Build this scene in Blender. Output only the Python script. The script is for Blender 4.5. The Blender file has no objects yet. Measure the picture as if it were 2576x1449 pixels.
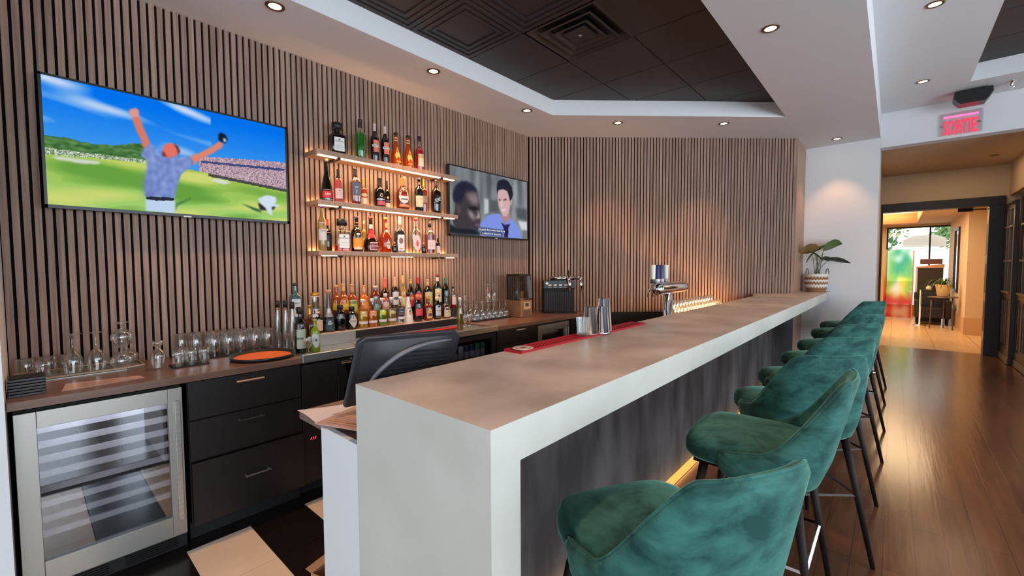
import bpy, math, random
from mathutils import Vector, Matrix
from math import sin, cos, pi, radians, sqrt, atan2
random.seed(11)
SC = bpy.context.scene
COL = SC.collection

# ------------------------------------------------------------------ colour / material helpers
def lin(c):
    c = c / 255.0
    return c / 12.92 if c <= 0.04045 else ((c + 0.055) / 1.055) ** 2.4
def C(r, g, b): return (lin(r), lin(g), lin(b), 1.0)

def newmat(name):
    m = bpy.data.materials.new(name); m.use_nodes = True
    nt = m.node_tree; nt.nodes.clear()
    out = nt.nodes.new('ShaderNodeOutputMaterial')
    return m, nt, out
def pbr(name, col, rough=0.5, metal=0.0, spec=0.5, coat=0.0, sheen=0.0, sheen_col=None, noise=None, bump=None, coords='Object', tint=None):
    """principled material; noise=(scale xyz, colour2, detail, low, high); bump=(scale xyz, strength)"""
    m, nt, out = newmat(name)
    b = nt.nodes.new('ShaderNodeBsdfPrincipled')
    b.inputs['Base Color'].default_value = col
    b.inputs['Roughness'].default_value = rough
    b.inputs['Metallic'].default_value = metal
    b.inputs['Specular IOR Level'].default_value = spec
    b.inputs['Coat Weight'].default_value = coat
    b.inputs['Sheen Weight'].default_value = sheen
    if sheen_col: b.inputs['Sheen Tint'].default_value = sheen_col
    nt.links.new(b.outputs[0], out.inputs[0])
    if noise or bump:
        tc = nt.nodes.new('ShaderNodeTexCoord')
    if noise:
        sc, c2, det, lo, hi = noise
        mp = nt.nodes.new('ShaderNodeMapping'); mp.inputs['Scale'].default_value = sc
        nz = nt.nodes.new('ShaderNodeTexNoise'); nz.inputs['Scale'].default_value = 1.0; nz.inputs['Detail'].default_value = det
        rp = nt.nodes.new('ShaderNodeValToRGB')
        rp.color_ramp.elements[0].position = lo; rp.color_ramp.elements[0].color = col
        rp.color_ramp.elements[1].position = hi; rp.color_ramp.elements[1].color = c2
        nt.links.new(tc.outputs[coords], mp.inputs[0]); nt.links.new(mp.outputs[0], nz.inputs[0])
        nt.links.new(nz.outputs['Fac'], rp.inputs[0]); nt.links.new(rp.outputs[0], b.inputs['Base Color'])
    if bump:
        sc, st = bump
        mp2 = nt.nodes.new('ShaderNodeMapping'); mp2.inputs['Scale'].default_value = sc
        nz2 = nt.nodes.new('ShaderNodeTexNoise'); nz2.inputs['Scale'].default_value = 1.0; nz2.inputs['Detail'].default_value = 3
        bp = nt.nodes.new('ShaderNodeBump'); bp.inputs['Strength'].default_value = st; bp.inputs['Distance'].default_value = 0.01
        nt.links.new(tc.outputs[coords], mp2.inputs[0]); nt.links.new(mp2.outputs[0], nz2.inputs[0])
        nt.links.new(nz2.outputs['Fac'], bp.inputs['Height']); nt.links.new(bp.outputs[0], b.inputs['Normal'])
    return m
def emit(name, col, strength=1.0):
    m, nt, out = newmat(name)
    e = nt.nodes.new('ShaderNodeEmission'); e.inputs[0].default_value = col; e.inputs[1].default_value = strength
    nt.links.new(e.outputs[0], out.inputs[0]); return m
def emit_attr(name, strength=1.0):
    m, nt, out = newmat(name)
    a = nt.nodes.new('ShaderNodeAttribute'); a.attribute_name = 'Col'
    e = nt.nodes.new('ShaderNodeEmission'); e.inputs[1].default_value = strength
    nt.links.new(a.outputs['Color'], e.inputs[0])
    nt.links.new(e.outputs[0], out.inputs[0]); return m
def thinglass(name, tint=(0.93, 0.95, 0.94, 1), edge=0.55, base=0.05, rough=0.03, haze=0.0):
    """thin clear glass: see-through with reflections that grow towards its edges"""
    m, nt, out = newmat(name)
    lw = nt.nodes.new('ShaderNodeLayerWeight'); lw.inputs['Blend'].default_value = 0.35
    mr = nt.nodes.new('ShaderNodeMapRange'); mr.inputs['To Min'].default_value = base; mr.inputs['To Max'].default_value = edge
    tr = nt.nodes.new('ShaderNodeBsdfTransparent'); tr.inputs[0].default_value = tint
    gl = nt.nodes.new('ShaderNodeBsdfGlossy'); gl.inputs['Roughness'].default_value = rough; gl.inputs[0].default_value = (0.95, 0.95, 0.95, 1)
    mx = nt.nodes.new('ShaderNodeMixShader')
    nt.links.new(lw.outputs['Facing'], mr.inputs['Value']); nt.links.new(mr.outputs[0], mx.inputs[0])
    last = tr
    if haze > 0:
        df = nt.nodes.new('ShaderNodeBsdfTranslucent'); df.inputs[0].default_value = (0.9, 0.92, 0.9, 1)
        m2 = nt.nodes.new('ShaderNodeMixShader'); m2.inputs[0].default_value = haze
        nt.links.new(tr.outputs[0], m2.inputs[1]); nt.links.new(df.outputs[0], m2.inputs[2]); last = m2
    nt.links.new(last.outputs[0], mx.inputs[1]); nt.links.new(gl.outputs[0], mx.inputs[2])
    nt.links.new(mx.outputs[0], out.inputs[0]); return m
def liquid(name, col, body=0.35, clear=None):
    """coloured drink in glass: part see-through, part scattering, glossy skin"""
    m, nt, out = newmat(name)
    tr = nt.nodes.new('ShaderNodeBsdfTransparent'); tr.inputs[0].default_value = clear or col
    tl = nt.nodes.new('ShaderNodeBsdfTranslucent'); tl.inputs[0].default_value = col
    df = nt.nodes.new('ShaderNodeBsdfDiffuse'); df.inputs[0].default_value = col
    ad = nt.nodes.new('ShaderNodeMixShader'); ad.inputs[0].default_value = 0.5
    nt.links.new(tl.outputs[0], ad.inputs[1]); nt.links.new(df.outputs[0], ad.inputs[2])
    m1 = nt.nodes.new('ShaderNodeMixShader'); m1.inputs[0].default_value = body
    nt.links.new(tr.outputs[0], m1.inputs[1]); nt.links.new(ad.outputs[0], m1.inputs[2])
    lw = nt.nodes.new('ShaderNodeLayerWeight'); lw.inputs['Blend'].default_value = 0.25
    mr = nt.nodes.new('ShaderNodeMapRange'); mr.inputs['To Min'].default_value = 0.06; mr.inputs['To Max'].default_value = 0.5
    gl = nt.nodes.new('ShaderNodeBsdfGlossy'); gl.inputs['Roughness'].default_value = 0.06
    m2 = nt.nodes.new('ShaderNodeMixShader')
    nt.links.new(lw.outputs['Facing'], mr.inputs['Value']); nt.links.new(mr.outputs[0], m2.inputs[0])
    nt.links.new(m1.outputs[0], m2.inputs[1]); nt.links.new(gl.outputs[0], m2.inputs[2])
    nt.links.new(m2.outputs[0], out.inputs[0]); return m

_cc = {}
def plain(r, g, b, rough=0.45, metal=0.0):
    k = (r, g, b, rough, metal)
    if k not in _cc: _cc[k] = pbr('paint_%d_%d_%d' % (r, g, b), C(r, g, b), rough, metal)
    return _cc[k]

# ------------------------------------------------------------------ mesh builder
class MB:
    def __init__(s): s.v = []; s.f = []; s.mi = []; s.mats = []; s.col = []
    def mid(s, m):
        if m not in s.mats: s.mats.append(m)
        return s.mats.index(m)
    def add(s, vs, fs, m, col=None):
        o = len(s.v); k = s.mid(m)
        s.v.extend([tuple(p) for p in vs])
        for f in fs:
            s.f.append([i + o for i in f]); s.mi.append(k); s.col.append(col)
        return s
    def box(s, x0, x1, y0, y1, z0, z1, m, M=None):
        vs = [Vector((x, y, z)) for x in (x0, x1) for y in (y0, y1) for z in (z0, z1)]
        if M: vs = [M @ p for p in vs]
        return s.add(vs, [(0, 1, 3, 2), (4, 6, 7, 5), (0, 4, 5, 1), (2, 3, 7, 6), (0, 2, 6, 4), (1, 5, 7, 3)], m)
    def prism(s, poly, z0, z1, m, M=None):
        n = len(poly)
        a = sum(poly[i][0] * poly[(i + 1) % n][1] - poly[(i + 1) % n][0] * poly[i][1] for i in range(n))
        if a < 0: poly = poly[::-1]
        vs = [Vector((x, y, z0)) for x, y in poly] + [Vector((x, y, z1)) for x, y in poly]
        if M: vs = [M @ p for p in vs]
        fs = [tuple(range(n - 1, -1, -1)), tuple(range(n, 2 * n))] + [(i, (i + 1) % n, n + (i + 1) % n, n + i) for i in range(n)]
        return s.add(vs, fs, m)
    def lathe(s, prof, m, c=(0, 0, 0), seg=24, M=None, cap0=True, cap1=True):
        vs = []; fs = []
        for r, z in prof:
            for i in range(seg):
                a = 2 * pi * i / seg
                p = Vector((c[0] + r * cos(a), c[1] + r * sin(a), c[2] + z)); vs.append(M @ p if M else p)
        for j in range(len(prof) - 1):
            for i in range(seg):
                k = (i + 1) % seg
                fs.append((j * seg + i, j * seg + k, (j + 1) * seg + k, (j + 1) * seg + i))
        if cap0: fs.append(tuple(range(seg - 1, -1, -1)))
        if cap1: fs.append(tuple(range((len(prof) - 1) * seg, len(prof) * seg)))
        return s.add(vs, fs, m)
    def tube(s, pts, rad, m, seg=10, caps=True):
        pts = [Vector(p) for p in pts]; n = len(pts)
        rr = rad if isinstance(rad, (list, tuple)) else [rad] * n
        vs = []; fs = []; up = None
        for i, p in enumerate(pts):
            t = (pts[min(i + 1, n - 1)] - pts[max(i - 1, 0)]).normalized()
            if up is None: up = Vector((0, 0, 1)) if abs(t.z) < 0.9 else Vector((1, 0, 0))
            a = t.cross(up).normalized(); b = a.cross(t).normalized(); up = b
            for k in range(seg):
                th = 2 * pi * k / seg
                vs.append(p + (a * cos(th) + b * sin(th)) * rr[i])
        for i in range(n - 1):
            for k in range(seg):
                k2 = (k + 1) % seg
                fs.append((i * seg + k, i * seg + k2, (i + 1) * seg + k2, (i + 1) * seg + k))
        if caps:
            fs.append(tuple(range(seg - 1, -1, -1))); fs.append(tuple(range((n - 1) * seg, n * seg)))
        return s.add(vs, fs, m)
    def bar(s, p, q, w, m):               # square bar
        return s.tube([p, q], w * 0.7071, m, seg=4)
    def grid(s, rows, m, closed_u=False, closed_v=False):
        nu = len(rows); nv = len(rows[0]); vs = [p for r in rows for p in r]; fs = []
        for i in range(nu if closed_u else nu - 1):
            for j in range(nv if closed_v else nv - 1):
                a = i * nv + j; b = i * nv + (j + 1) % nv; i2 = (i + 1) % nu
                fs.append((a, b, i2 * nv + (j + 1) % nv, i2 * nv + j))
        return s.add(vs, fs, m)
    def build(s, name, parent=None, smooth=False, bevel=0.0, angle=38, seg=2):
        me = bpy.data.meshes.new(name); me.from_pydata([tuple(p) for p in s.v], [], s.f)
        for m in s.mats: me.materials.append(m)
        me.polygons.foreach_set('material_index', s.mi)
        if any(c is not None for c in s.col):
            at = me.color_attributes.new('Col', 'FLOAT_COLOR', 'CORNER')
            for pi_, p in enumerate(me.polygons):
                c = s.col[pi_] or (1, 1, 1, 1)
                for q, li in enumerate(p.loop_indices): at.data[li].color = c[q] if isinstance(c, list) else c
        if smooth or bevel:
            me.polygons.foreach_set('use_smooth', [True] * len(me.polygons))
            me.update()
            me.set_sharp_from_angle(angle=radians(angle))
        me.update(calc_edges=True)
        o = bpy.data.objects.new(name, me); COL.objects.link(o)
        if parent: o.parent = parent
        if bevel:
            bm = o.modifiers.new('bevel', 'BEVEL'); bm.width = bevel; bm.segments = seg; bm.limit_method = 'ANGLE'; bm.angle_limit = radians(40)
            bm.harden_normals = True
        return o

def rotM(loc, rz=0): return Matrix.Translation(Vector(loc)) @ Matrix.Rotation(rz, 4, 'Z')
def tag(o, label, cat, group=None, kind=None):
    o['label'] = label; o['category'] = cat
    if group: o['group'] = group
    if kind: o['kind'] = kind
    return o
def thing(name, label, cat, loc=(0, 0, 0), rz=0.0, group=None):
    o = bpy.data.objects.new(name, None); COL.objects.link(o)
    o.empty_display_size = 0.05; o.location = loc; o.rotation_euler = (0, 0, rz)
    return tag(o, label, cat, group)
def struct(mb, name, **k):
    o = mb.build(name, **k); o['kind'] = 'structure'; return o
def dup(root, loc, rz, label):
    r = root.copy(); COL.objects.link(r); r.location = loc; r.rotation_euler = (0, 0, rz); r['label'] = label
    for ch in list(root.children):
        c = ch.copy(); COL.objects.link(c); c.parent = r
        for g in list(ch.children):
            d = g.copy(); COL.objects.link(d); d.parent = c
    return r

_txt = {}
def text_geo(s, bold=0.0):
    """flat outlines of a line of lettering, height 1 for capitals, centred"""
    if (s, bold) in _txt: return _txt[(s, bold)]
    cu = bpy.data.curves.new('lettering', 'FONT'); cu.body = s; cu.size = 1.0; cu.align_x = 'CENTER'; cu.resolution_u = 2
    cu.offset = bold
    o = bpy.data.objects.new('lettering', cu); COL.objects.link(o)
    dg = bpy.context.evaluated_depsgraph_get(); dg.update()
    me = bpy.data.meshes.new_from_object(o.evaluated_get(dg))
    vs = [(v.co.x / 0.72, v.co.y / 0.72) for v in me.vertices]; fs = [tuple(p.vertices) for p in me.polygons]
    bpy.data.objects.remove(o); bpy.data.curves.remove(cu); bpy.data.meshes.remove(me)
    _txt[(s, bold)] = (vs, fs); return vs, fs
def put_text(mb, s, fn, size, m, maxw=None, bold=0.0, col=None):
    vs, fs = text_geo(s, bold)
    if not vs: return
    w = max(v[0] for v in vs) - min(v[0] for v in vs); k = size; kx = size
    if maxw and w * k > maxw: kx = maxw / w
    mb.add([fn(x * kx, y * k) for x, y in vs], fs, m, col)

# ------------------------------------------------------------------ materials
def slat_mat():
    m, nt, out = newmat('walnut_slats')
    b = nt.nodes.new('ShaderNodeBsdfPrincipled'); b.inputs['Roughness'].default_value = 0.6; b.inputs['Specular IOR Level'].default_value = 0.25
    tc = nt.nodes.new('ShaderNodeTexCoord'); mp = nt.nodes.new('ShaderNodeMapping'); mp.inputs['Scale'].default_value = (70, 70, 2.2)
    nz = nt.nodes.new('ShaderNodeTexNoise'); nz.inputs['Scale'].default_value = 1; nz.inputs['Detail'].default_value = 5
    rp = nt.nodes.new('ShaderNodeValToRGB')
    rp.color_ramp.elements[0].position = 0.3; rp.color_ramp.elements[0].color = C(131, 104, 91)
    rp.color_ramp.elements[1].position = 0.72; rp.color_ramp.elements[1].color = C(171, 143, 127)
    at = nt.nodes.new('ShaderNodeAttribute'); at.attribute_name = 'Col'
    mx = nt.nodes.new('ShaderNodeMix'); mx.data_type = 'RGBA'; mx.blend_type = 'MULTIPLY'; mx.inputs[0].default_value = 1.0
    nt.links.new(tc.outputs['Object'], mp.inputs[0]); nt.links.new(mp.outputs[0], nz.inputs[0]); nt.links.new(nz.outputs['Fac'], rp.inputs[0])
    nt.links.new(rp.outputs[0], mx.inputs[6]); nt.links.new(at.outputs['Color'], mx.inputs[7]); nt.links.new(mx.outputs[2], b.inputs['Base Color'])
    nt.links.new(b.outputs[0], out.inputs[0]); return m
SLAT = slat_mat()
FELT = pbr('black_felt', C(22, 19, 19), 0.95, spec=0.1)
OAK = pbr('oak_veneer', C(150, 118, 96), 0.5, noise=((40, 40, 2.0), C(176, 143, 120), 4, 0.3, 0.7))
WHITE = pbr('white_paint', C(222, 222, 224), 0.75, spec=0.25, bump=((60, 60, 60), 0.03))
WHITE2 = pbr('cream_paint', C(206, 184, 156), 0.8, spec=0.25)
MICRO = pbr('microcement_light', C(190, 188, 178), 0.42, spec=0.45, noise=((2.2, 2.2, 2.2), C(210, 210, 202), 7, 0.3, 0.75))
MICROTOP = pbr('microcement_warmlit', C(152, 145, 137), 0.34, spec=0.5, noise=((3.4, 3.4, 3.4), C(198, 192, 185), 8, 0.3, 0.75), bump=((25, 25, 25), 0.02))  # same cement as the sides; the warm light's beige is put into the colour
MICRODK = pbr('microcement_dark', C(52, 50, 52), 0.5, spec=0.5, noise=((5.0, 5.0, 1.4), C(118, 114, 116), 7, 0.36, 0.78))
BLACKTILE = pbr('black_ceiling_tile', C(44, 37, 36), 0.5, spec=0.4, noise=((1.5, 1.5, 1.5), C(58, 48, 46), 3, 0.3, 0.7))
COUNTER = pbr('walnut_laminate', C(99, 71, 60), 0.28, spec=0.5, noise=((18, 2.0, 18), C(130, 97, 82), 5, 0.3, 0.7))
CAB = pbr('black_cabinet', C(25, 20, 20), 0.42, spec=0.4, noise=((60, 60, 3), C(31, 26, 25), 3, 0.3, 0.7))
BLACK = pbr('black_plastic', C(22, 22, 24), 0.35)
BLACKM = pbr('matte_black', C(18, 17, 17), 0.7)
STEEL = pbr('brushed_steel', C(190, 190, 188), 0.3, metal=1.0, noise=((3, 3, 60), C(212, 212, 210), 2, 0.3, 0.7))
STEELF = pbr('satin_steel', C(172, 168, 161), 0.42, metal=0.85)
CHROME = pbr('chrome', C(225, 225, 228), 0.08, metal=1.0)
REDMAT = pbr('red_rubber', C(164, 14, 28), 0.5)
LEG = pbr('dark_wood_leg', C(18, 12, 11), 0.55, spec=0.2, noise=((30, 30, 4), C(32, 23, 21), 3, 0.3, 0.7))
WARM = emit('warm_led', (1.0, 0.78, 0.42, 1), 9.0)
LAMP = emit('halogen_lamp', (1.0, 0.80, 0.50, 1), 22.0)
GOLD = pbr('gold_foil', C(214, 160, 70), 0.3, metal=0.8)
CLEAR = thinglass('clear_glass')
CLEARB = thinglass('bottle_glass', (0.90, 0.93, 0.91, 1), 0.5, 0.06)
DRINKG = thinglass('tumbler_glass', (0.93, 0.95, 0.94, 1), 0.85, 0.10, 0.06, haze=0.09)
SMOKE = thinglass('smoked_pane', (0.82, 0.86, 0.93, 1), 0.6, 0.09, 0.015)
WINDOWG = thinglass('window_pane', (0.96, 0.97, 0.97, 1), 0.5, 0.03, 0.01)
DOORG = thinglass('door_pane', (0.10, 0.10, 0.11, 1), 0.7, 0.08, 0.03)
def velvet():
    m, nt, out = newmat('teal_velvet')
    b = nt.nodes.new('ShaderNodeBsdfPrincipled'); b.inputs['Roughness'].default_value = 0.75; b.inputs['Specular IOR Level'].default_value = 0.2
    b.inputs['Sheen Weight'].default_value = 1.0; b.inputs['Sheen Roughness'].default_value = 0.32; b.inputs['Sheen Tint'].default_value = C(140, 205, 190)
    tc = nt.nodes.new('ShaderNodeTexCoord'); oi = nt.nodes.new('ShaderNodeObjectInfo')
    mp = nt.nodes.new('ShaderNodeMapping'); mp.inputs['Scale'].default_value = (8, 8, 15)
    ad = nt.nodes.new('ShaderNodeVectorMath'); ad.operation = 'ADD'
    sc = nt.nodes.new('ShaderNodeVectorMath'); sc.operation = 'SCALE'; sc.inputs['Scale'].default_value = 3.0
    nz = nt.nodes.new('ShaderNodeTexNoise'); nz.inputs['Scale'].default_value = 1; nz.inputs['Detail'].default_value = 6; nz.inputs['Roughness'].default_value = 0.62; nz.inputs['Distortion'].default_value = 0.35
    rp = nt.nodes.new('ShaderNodeValToRGB')
    e = rp.color_ramp.elements; e[0].position = 0.36; e[0].color = C(27, 64, 61); e[1].position = 0.66; e[1].color = C(62, 116, 108)
    nt.links.new(oi.outputs['Location'], sc.inputs[0]); nt.links.new(tc.outputs['Object'], mp.inputs[0])
    nt.links.new(mp.outputs[0], ad.inputs[0]); nt.links.new(sc.outputs[0], ad.inputs[1])
    nt.links.new(ad.outputs[0], nz.inputs[0]); nt.links.new(nz.outputs['Fac'], rp.inputs[0]); nt.links.new(rp.outputs[0], b.inputs['Base Color'])
    nt.links.new(b.outputs[0], out.inputs[0]); return m
VELVET = velvet()
def planks(name, c1, c2, c3, width, length, rough, gap=0.004, axis='y', gapcol=None):
    m, nt, out = newmat(name)
    b = nt.nodes.new('ShaderNodeBsdfPrincipled'); b.inputs['Roughness'].default_value = rough; b.inputs['Specular IOR Level'].default_value = 0.6
    tc = nt.nodes.new('ShaderNodeTexCoord'); mp = nt.nodes.new('ShaderNodeMapping')
    if axis == 'y': mp.inputs['Rotation'].default_value = (0, 0, pi / 2)
    br = nt.nodes.new('ShaderNodeTexBrick'); br.inputs['Scale'].default_value = 1.0; br.inputs['Brick Width'].default_value = length
    br.inputs['Row Height'].default_value = width; br.inputs['Mortar Size'].default_value = gap; br.inputs['Mortar'].default_value = gapcol or (0.01, 0.006, 0.004, 1)
    br.inputs['Color1'].default_value = c1; br.inputs['Color2'].default_value = c2; br.inputs['Bias'].default_value = 0.0
    mp2 = nt.nodes.new('ShaderNodeMapping'); mp2.inputs['Scale'].default_value = (22, 1.6, 1)
    nz = nt.nodes.new('ShaderNodeTexNoise'); nz.inputs['Scale'].default_value = 1; nz.inputs['Detail'].default_value = 6
    mx = nt.nodes.new('ShaderNodeMix'); mx.data_type = 'RGBA'; mx.inputs[7].default_value = c3
    mr = nt.nodes.new('ShaderNodeMapRange'); mr.inputs['From Min'].default_value = 0.35; mr.inputs['From Max'].default_value = 0.75; mr.inputs['To Max'].default_value = 0.6
    bp = nt.nodes.new('ShaderNodeBump'); bp.inputs['Strength'].default_value = 0.22; bp.inputs['Distance'].default_value = 0.004
    nt.links.new(tc.outputs['Object'], mp.inputs[0]); nt.links.new(mp.outputs[0], br.inputs[0])
    nt.links.new(tc.outputs['Object'], mp2.inputs[0]); nt.links.new(mp2.outputs[0], nz.inputs[0])
    nt.links.new(nz.outputs['Fac'], mr.inputs['Value']); nt.links.new(mr.outputs[0], mx.inputs[0]); nt.links.new(br.outputs['Color'], mx.inputs[6])
    sm = nt.nodes.new('ShaderNodeMath'); sm.operation = 'MULTIPLY_ADD'; sm.inputs[1].default_value = -1.2
    nt.links.new(br.outputs['Fac'], sm.inputs[0]); nt.links.new(nz.outputs['Fac'], sm.inputs[2])
    nt.links.new(mx.outputs[2], b.inputs['Base Color']); nt.links.new(sm.outputs[0], bp.inputs['Height']); nt.links.new(bp.outputs[0], b.inputs['Normal'])
    nt.links.new(b.outputs[0], out.inputs[0]); return m
WOODFLOOR = planks('hardwood_floor', C(100, 64, 45), C(80, 49, 35), C(122, 80, 56), 0.125, 1.1, 0.2, gap=0.0022, gapcol=C(48, 28, 20))
LOBBYFLOOR = planks('lobby_floor', C(196, 160, 118), C(184, 146, 104), C(210, 176, 134), 0.6, 0.6, 0.3, gap=0.006, gapcol=C(120, 90, 60))
TILEW = pbr('cream_floor_tile', C(214, 196, 174), 0.22, spec=0.5, noise=((3, 3, 3), C(228, 212, 192), 4, 0.3, 0.7))
TILEB = pbr('black_floor_tile', C(26, 22, 22), 0.18, spec=0.5)
GROUT = pbr('grout', C(52, 44, 40), 0.8)
PAPER = pbr('paper', C(240, 236, 242), 0.6)
INK = plain(60, 55, 60)
# ------------------------------------------------------------------ key dimensions (metres, z = 0 finished floor)
HS, HT, HR = 3.124, 3.285, 3.425            # soffit, black tile tray, right-hand ceiling
XW = -3.47                                  # face of the slatted wall
P0, P1 = Vector((-3.47, 4.251)), Vector((-0.966, 6.635))   # foot of the angled slatted wall
AU = (P1 - P0).normalized(); AN = Vector((AU.y, -AU.x))    # along it / out of it into the room
ALEN = (P1 - P0).length

# ---- slatted walls: felt backing with narrow walnut slats
def slats(mb, o, u, n, length, phase, pitch, w, z0, z1, d):
    k = 0
    t = phase
    while t < length - 0.003:
        a, b = t, min(t + w, length); random_t = random.uniform(0.86, 1.08)
        pts = []
        for (s, dd) in ((a, -d), (a, 0), (b, 0), (b, -d)):
            q = o + u * s + n * dd; pts.append((q.x, q.y))
        vs = [(x, y, z0) for x, y in pts] + [(x, y, z1) for x, y in pts]
        g = (random_t, random_t * random.uniform(0.98, 1.02), random_t * random.uniform(0.96, 1.03), 1)
        mb.add(vs, [(0, 1, 5, 4), (1, 2, 6, 5), (2, 3, 7, 6), (0, 3, 2, 1), (4, 5, 6, 7)], SLAT, g)
        t += pitch; k += 1
mb = MB()
mb.box(XW - 0.14, XW - 0.016, -0.3, 4.36, 0, HS, FELT)
slats(mb, Vector((XW, -0.071)), Vector((0, 1)), Vector((1, 0)), 4.322, 0.0, 0.04, 0.0275, 0.86, HS, 0.016)
struct(mb, 'wall_left')
mb = MB()
q = [P0 - AN * 0.016, P1 - AN * 0.016, P1 - AN * 0.14, P0 - AN * 0.14]
mb.prism([(p.x, p.y) for p in q], 0, HS, FELT)
slats(mb, P0, AU, AN, ALEN, 0.012, 0.0405, 0.028, 0.9, HS, 0.016)
struct(mb, 'wall_angled')
mb = MB(); mb.prism([(P0.x + 0.02, P0.y + 0.03), (P1.x - 0.01, P1.y), (P1.x - 0.01 + AN.x * 0.02, P1.y + AN.y * 0.02), (P0.x + 0.02 + AN.x * 0.02, P0.y + 0.03 + AN.y * 0.02)], 0.1, 0.912, CAB)
struct(mb, 'trim_1')                        # black panel under the angled slats
mb = MB(); mb.box(-1.09, -0.966, 6.64, 7.345, 0, HS, OAK); struct(mb, 'wall_return')
mb = MB(); mb.box(-0.974, -0.171, 7.34, 8.0, 0, HR + 0.2, WHITE); struct(mb, 'wall_column', bevel=0.004)
mb = MB(); mb.box(-3.6, -2.70, -0.30, -0.075, 0, HS, WHITE); struct(mb, 'wall_front_left')
mb = MB(); mb.box(-3.62, -3.6, -4.1, -0.3, 0, HS, WHITE); mb.box(-3.62, -3.6, -4.1, -0.3, HS, HR, WHITE); struct(mb, 'wall_left_rear')

# ---- floors
mb = MB(); mb.box(-1.3, 4.7, -4.1, 10.58, -0.1, 0.0, WOODFLOOR); struct(mb, 'floor')
mb = MB(); mb.box(-3.62, -1.3, -4.1, 7.5, -0.1, -0.004, GROUT)
xs = [-3.586 + 0.414 * i for i in range(7)]
k = -15; y = 0.509 - 0.305 * 15
while y < 6.6:
    for i in range(5):
        x0, x1 = xs[i], min(xs[i + 1], -1.31)
        if x0 >= -1.32: continue
        mb.box(x0 + 0.0015, x1 - 0.0015, y + 0.0015, y + 0.3035, -0.004, 0.0, TILEW if (k % 2 == 0) and x0 > -2.8 else TILEB)  # row along the cabinets is black to paint in the toe kick's shade
    y += 0.305; k += 1
struct(mb, 'floor_tiles')
mb = MB(); mb.box(-4.0, 4.0, 10.58, 17.45, -0.1, 0.0, LOBBYFLOOR); struct(mb, 'floor_lobby')

# ---- ceilings
mb = MB()
for poly in ([(-3.6, -4.1), (-2.794, -4.1), (-2.794, 3.83), (-3.6, 3.83)],
             [(-3.6, 3.83), (-2.794, 3.83), (-0.932, 5.609), (-0.932, 7.5), (-3.6, 7.5)],
             [(-0.932, -4.1), (-0.171, -4.1), (-0.171, 7.342), (-0.932, 7.342)],
             [(-2.794, -4.1), (-0.932, -4.1), (-0.932, -3.0), (-2.794, -3.0)]):
    mb.prism(poly, HS, HS + 0.42, WHITE)
struct(mb, 'ceiling_soffit')
mb = MB(); mb.box(-2.80, -0.92, -3.0, 5.7, HT + 0.037, HT + 0.08, BLACKM)
TX = [-2.79 + 0.61 * i for i in range(4)]; TY = [0.17 - 0.61 * 5 + 0.61 * j for j in range(16)]
for i in range(3):
    for j in range(15):
        x0, x1, y0, y1 = TX[i] + 0.004, TX[i + 1] - 0.004, TY[j] + 0.004, TY[j + 1] - 0.004
        if y0 < -2.99 or y1 > 5.69: continue
        if i == 1 and abs(y0 - 2.614) < 0.02: continue             # the air diffuser's place
        if y1 < 2.62:                                              # moulded tiles
            for st, (inn, dz) in enumerate(((0.0, 0.0), (0.035, 0.007), (0.06, 0.0), (0.085, 0.007), (0.11, 0.002), (0.135, 0.011))):
                if st < 5:
                    nx = (0.035, 0.06, 0.085, 0.11, 0.135)[st]
                    za = HT + dz
                    for (a0, a1, b0, b1) in ((x0 + inn, x1 - inn, y0 + inn, y0 + nx), (x0 + inn, x1 - inn, y1 - nx, y1 - inn), (x0 + inn, x0 + nx, y0 + nx, y1 - nx), (x1 - nx, x1 - inn, y0 + nx, y1 - nx)):
                        mb.box(a0, a1, b0, b1, za, HT + 0.02, BLACKTILE)
                else: mb.box(x0 + inn, x1 - inn, y0 + inn, y1 - inn, HT + dz, HT + 0.02, BLACKTILE)
        else: mb.box(x0, x1, y0, y1, HT, HT + 0.02, BLACKTILE)
struct(mb, 'ceiling_tray')
mb = MB()
for (x0, x1, y0, y1) in ((-0.171, 0.552, -4.1, 7.342), (0.552, 3.6, 6.69, 7.342), (3.6, 4.7, -4.1, 7.342), (0.552, 3.6, -4.1, -2.0)):
    mb.box(x0, x1, y0, y1, HR, HR + 0.3, WHITE)
struct(mb, 'ceiling')
mb = MB(); mb.box(0.54, 3.61, -2.01, 6.71, 3.63, 3.7, BLACKM)
for i in range(5):
    for j in range(15):
        x0 = 0.552 + 0.61 * i; y1 = 6.69 - 0.61 * j
        mb.box(x0 + 0.004, x0 + 0.606, y1 - 0.606, y1 - 0.004, 3.60, 3.64, BLACKTILE)
struct(mb, 'ceiling_tray_right')
mb = MB(); mb.box(-0.171, 4.7, 7.34, 7.52, 2.995, HR + 0.3, WHITE); struct(mb, 'wall_header')
mb = MB(); mb.box(-0.30, 1.75, 7.52, 10.6, 3.1, 3.16, WHITE2); struct(mb, 'ceiling_hall')
mb = MB(); mb.box(-0.32, -0.2, 8.0, 10.6, 0, 3.16, WHITE2); struct(mb, 'wall_hall_left')
mb = MB(); mb.box(-0.32, 1.75, 10.5, 10.62, 2.602, 3.16, WHITE2); mb.box(1.3, 1.75, 10.5, 10.62, 0, 2.602, WHITE2); struct(mb, 'wall_hall_end')
mb = MB(); mb.box(1.62, 1.75, 7.52, 10.5, 0, 3.16, WHITE2); mb.box(1.36, 1.62, 7.52, 10.5, 2.6, 3.1, WHITE2); struct(mb, 'wall_hall_right')
mb = MB()
mb.box(-0.2, 1.32, 10.44, 10.66, 2.455, 2.60, CAB); mb.box(-0.2, -0.17, 10.44, 10.66, 0, 2.455, CAB); mb.box(1.145, 1.32, 10.44, 10.66, 0, 2.455, CAB)
o = struct(mb, 'door_frame', bevel=0.004); o.name = 'trim_2'
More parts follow.
